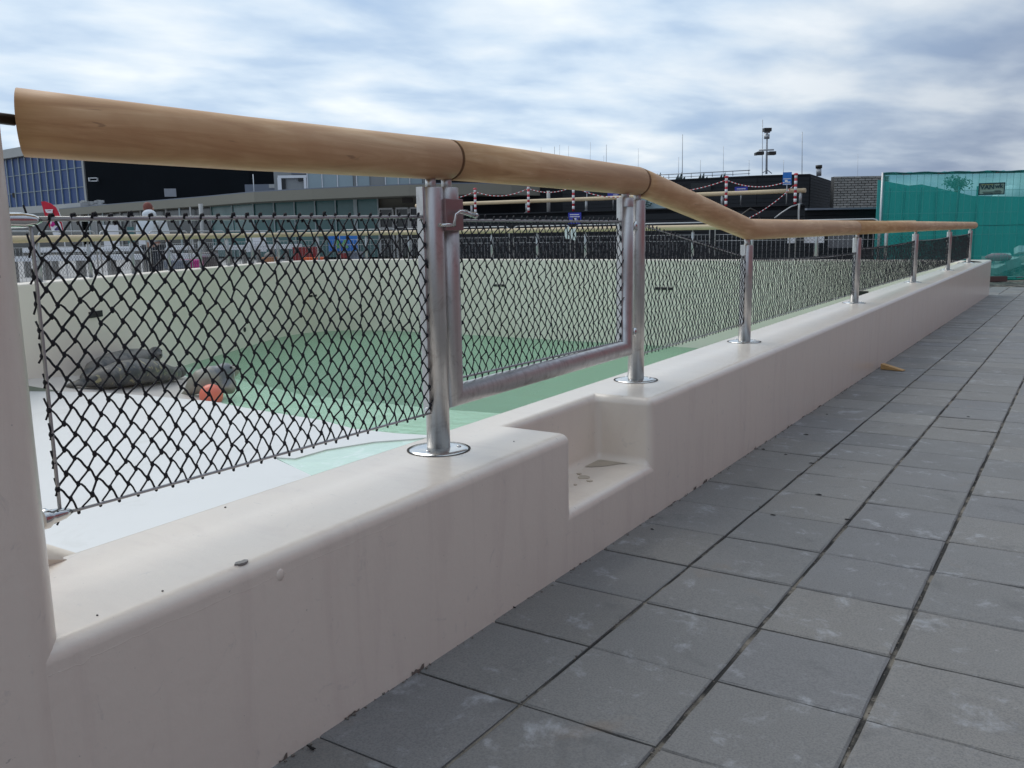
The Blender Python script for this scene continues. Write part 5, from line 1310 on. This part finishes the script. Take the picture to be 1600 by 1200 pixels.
# sign on the netting
sg = board(1549.5, 295, 34, 17, FD-.12, 'company_sign', 'small framed sign with dark letters hanging on the green netting', 'sign', mat('sign_face', (.26, .42, .34), .6), th=.01)
c, x, n_ = frame_at(1549.5, 295, FD-.13); k = FD/F; R = Matrix((x, n_, Vector((0, 0, 1)))).transposed(); M_SGF = mat('dark_teal_print', (.004, .05, .06), .6)
f_ = MB()
for dx, dz_, w_, h_ in ((0, 8.2, 35, 1.6), (0, -8.2, 35, 1.6), (-17, 0, 1.6, 17), (17, 0, 1.6, 17)): f_.box(c+x*dx*k+Vector((0, 0, dz_*k)), (w_*k, .014, h_*k), R)
f_.build('frame', M_SGF, sg)
m_ = MB(); [m_.box(c+x*dx*k+Vector((0, 0, dz_*k)), (w_*k, .012, h_*k), R) for dx, dz_, w_, h_ in ((1, -4.6, 26, .8), (1, -6.4, 24, .6), (8, -3, 8, .7))]; m_.build('small_lettering', M_SGF, sg)
def textmesh(body, size, c, x, n_, m, par, name='lettering'):
    cu = bpy.data.curves.new(name, 'FONT'); cu.body = body; cu.size = size; cu.extrude = .002; cu.offset = size*.03; cu.align_x = 'CENTER'; cu.align_y = 'CENTER'
    to = bpy.data.objects.new(name, cu); C.objects.link(to); up_ = Vector((0, 0, 1)); to.matrix_world = Matrix(((x.x, up_.x, n_.x, c.x), (x.y, up_.y, n_.y, c.y), (x.z, up_.z, n_.z, c.z), (0, 0, 0, 1)))
    bpy.context.view_layer.update(); dg = bpy.context.evaluated_depsgraph_get(); me = bpy.data.meshes.new_from_object(to.evaluated_get(dg)); me.transform(to.matrix_world); bpy.data.objects.remove(to)
    me.materials.clear(); me.materials.append(m); return link(name, me, par)
textmesh('VAN', 9.2*k, c+x*(-6*k)+Vector((0, 0, 2.6*k))+n_*.01, x, n_, M_SGF, sg); textmesh('wk', 8.6*k, c+x*(9.5*k)+Vector((0, 0, 3.6*k))+n_*.01, x, n_, M_SGF, sg)
m_ = MB(); m_.box(c+x*(-6*k)+Vector((0, 0, 6.4*k))+n_*.008, (16*k, .004, .9*k), R); m_.build('yellow_line', mat('yellow_print', (.3, .34, .14), .6), sg)

# second netted fence and rubble seen through the netting
c2 = thing('rear_construction_fence', 'second green netted fence seen through the first, its top sloping down to the right', 'fence', tuple(W(1450, 420, 25)))
D2 = 25
topy = [(1372, 281), (1420, 290), (1440, 288), (1480, 297), (1520, 306), (1640, 308)]
vs = []; fs = []
for k, (px, py) in enumerate(topy):
    a = W(px, py, D2); vs += [(a.x, a.y, -.2), a[:]]
for k in range(len(topy)-1): fs.append((2*k, 2*k+2, 2*k+3, 2*k+1))
M_NET2 = mat('dense_green_netting', (.05, .36, .33), .85, var=.25, vscale=1.2, stretch=(2, 2, .3))
m_ = MB(); m_.add(vs, fs); no = m_.build('netting', M_NET2, c2); sol = no.modifiers.new('s', 'SOLIDIFY'); sol.thickness = .02
for px in (1386, 1412, 1437, 1466, 1494, 1527):
    a = W(px, 300, D2-.1); MB().tube([(a.x, a.y, -.2), (a.x+random.uniform(-.08, .08), a.y, 2.0)], .03, 8).build('upright', M_HEM, c2)
rub = thing('rubble_heap', 'heap of pale rubble and sheeting behind the green netting', 'rubble', tuple(W(1580, 420, 21)))
rnd = random.Random(2)
for k in range(34):
    px = rnd.uniform(1545, 1640); d = rnd.uniform(20.3, 23); h = rnd.uniform(.05, .7)*(1-abs(px-1600)/120); q = W(px, 400, d); sz = rnd.uniform(.15, .5)
    m_ = MB(); m_.box((q.x, q.y, -.2+h*.8), (sz, sz*.7, sz*.4), Matrix.Rotation(rnd.uniform(0, 3), 3, 'Z') @ Matrix.Rotation(rnd.uniform(-.5, .5), 3, 'X'))
    m_.build('rubble_piece', rnd.choice([M_CONC, M_WHITEP, M_PLAZA, M_PALEROOF]), rub)
m_ = MB(); q = W(1560, 402, 20.6); m_.sphere(q, .2, 10, (1.4, .8, .5)); tag(m_.build('pink_sack', mat('pink_sack', (.55, .15, .2), .7)), 'dull pink sack on the rubble behind the netting', 'sack')
wd_ = thing('pale_tent', 'pale domed tent roof seen through the netting right of the sign', 'tent', tuple(W(1580, 300, 34)))
q = W(1577, 303, 34); m_ = MB(); m_.sphere((q.x, q.y, q.z-.3), 1.0, 14, (.62, .4, .62)); m_.build('dome', M_WHITEP, wd_); m_ = MB(); m_.box((q.x, q.y, q.z/2-.2), (3.2, .5, q.z-.2), Rf); m_.build('wall', M_PALEROOF, wd_)
# trees behind the netting
tr_ = thing('shrub', 'dark green bush top seen through the upper netting', 'bush', tuple(W(1500, 300, 30))); m_ = MB(); rnd = random.Random(9)
for k in range(420):
    q = W(1495+rnd.gauss(0, 9), 287+rnd.gauss(0, 5), 30+rnd.uniform(-.4, .4)); m_.box(q, (.06, .02, .03), Matrix.Rotation(rnd.uniform(0, 6), 3, 'Y') @ Matrix.Rotation(rnd.uniform(0, 6), 3, 'Z'))
m_.build('foliage', mat('bush_leaf', (.12, .24, .18), .8), tr_); a = W(1495, 290, 30); MB().tube([(a.x, a.y, -.2), (a.x, a.y, a.z)], .05, 6).build('trunk', M_GROOVE, tr_)
# white panel and grey netting heap right of the far rail
board(1259, 372, 54, 15, 19.2, 'white_board', 'long white board lying behind the far railing under the stone wall', 'board', M_WHITEP, th=.04)
board(1315, 376, 40, 22, 19.4, 'grey_tarpaulin', 'grey tarpaulin hanging beside the white board', 'tarpaulin', mat('grey_tarp', (.17, .17, .18), .8, var=.3, vscale=2), th=.04)
# brick building across the walkway (out of frame, mirrored in the steel)
rb = thing('brick_building', 'dull red brick house front across the walkway, mirrored in the steel posts', 'building', (7, 9, 0))
MB().prism([(8, -3), (13, -3), (13, 24), (8, 24)], -.5, 5.2).build('wall', M_REDBRICK, rb)
for k in range(6):
    for z in (1.4, 3.9):
        o = MB().box((8, -1.0+k*4.3, z), (.12, 1.3, 1.2)).build('window', M_DGLASS, rb); MB().box((7.95, -1.0+k*4.3, z-.66), (.2, 1.5, .08)).build('sill', M_PALEROOF, o)
MB().prism([(7.7, -3.3), (13.3, -3.3), (13.3, 24.3), (7.7, 24.3)], 5.201, 5.4).build('roof', M_GRAPH, rb)
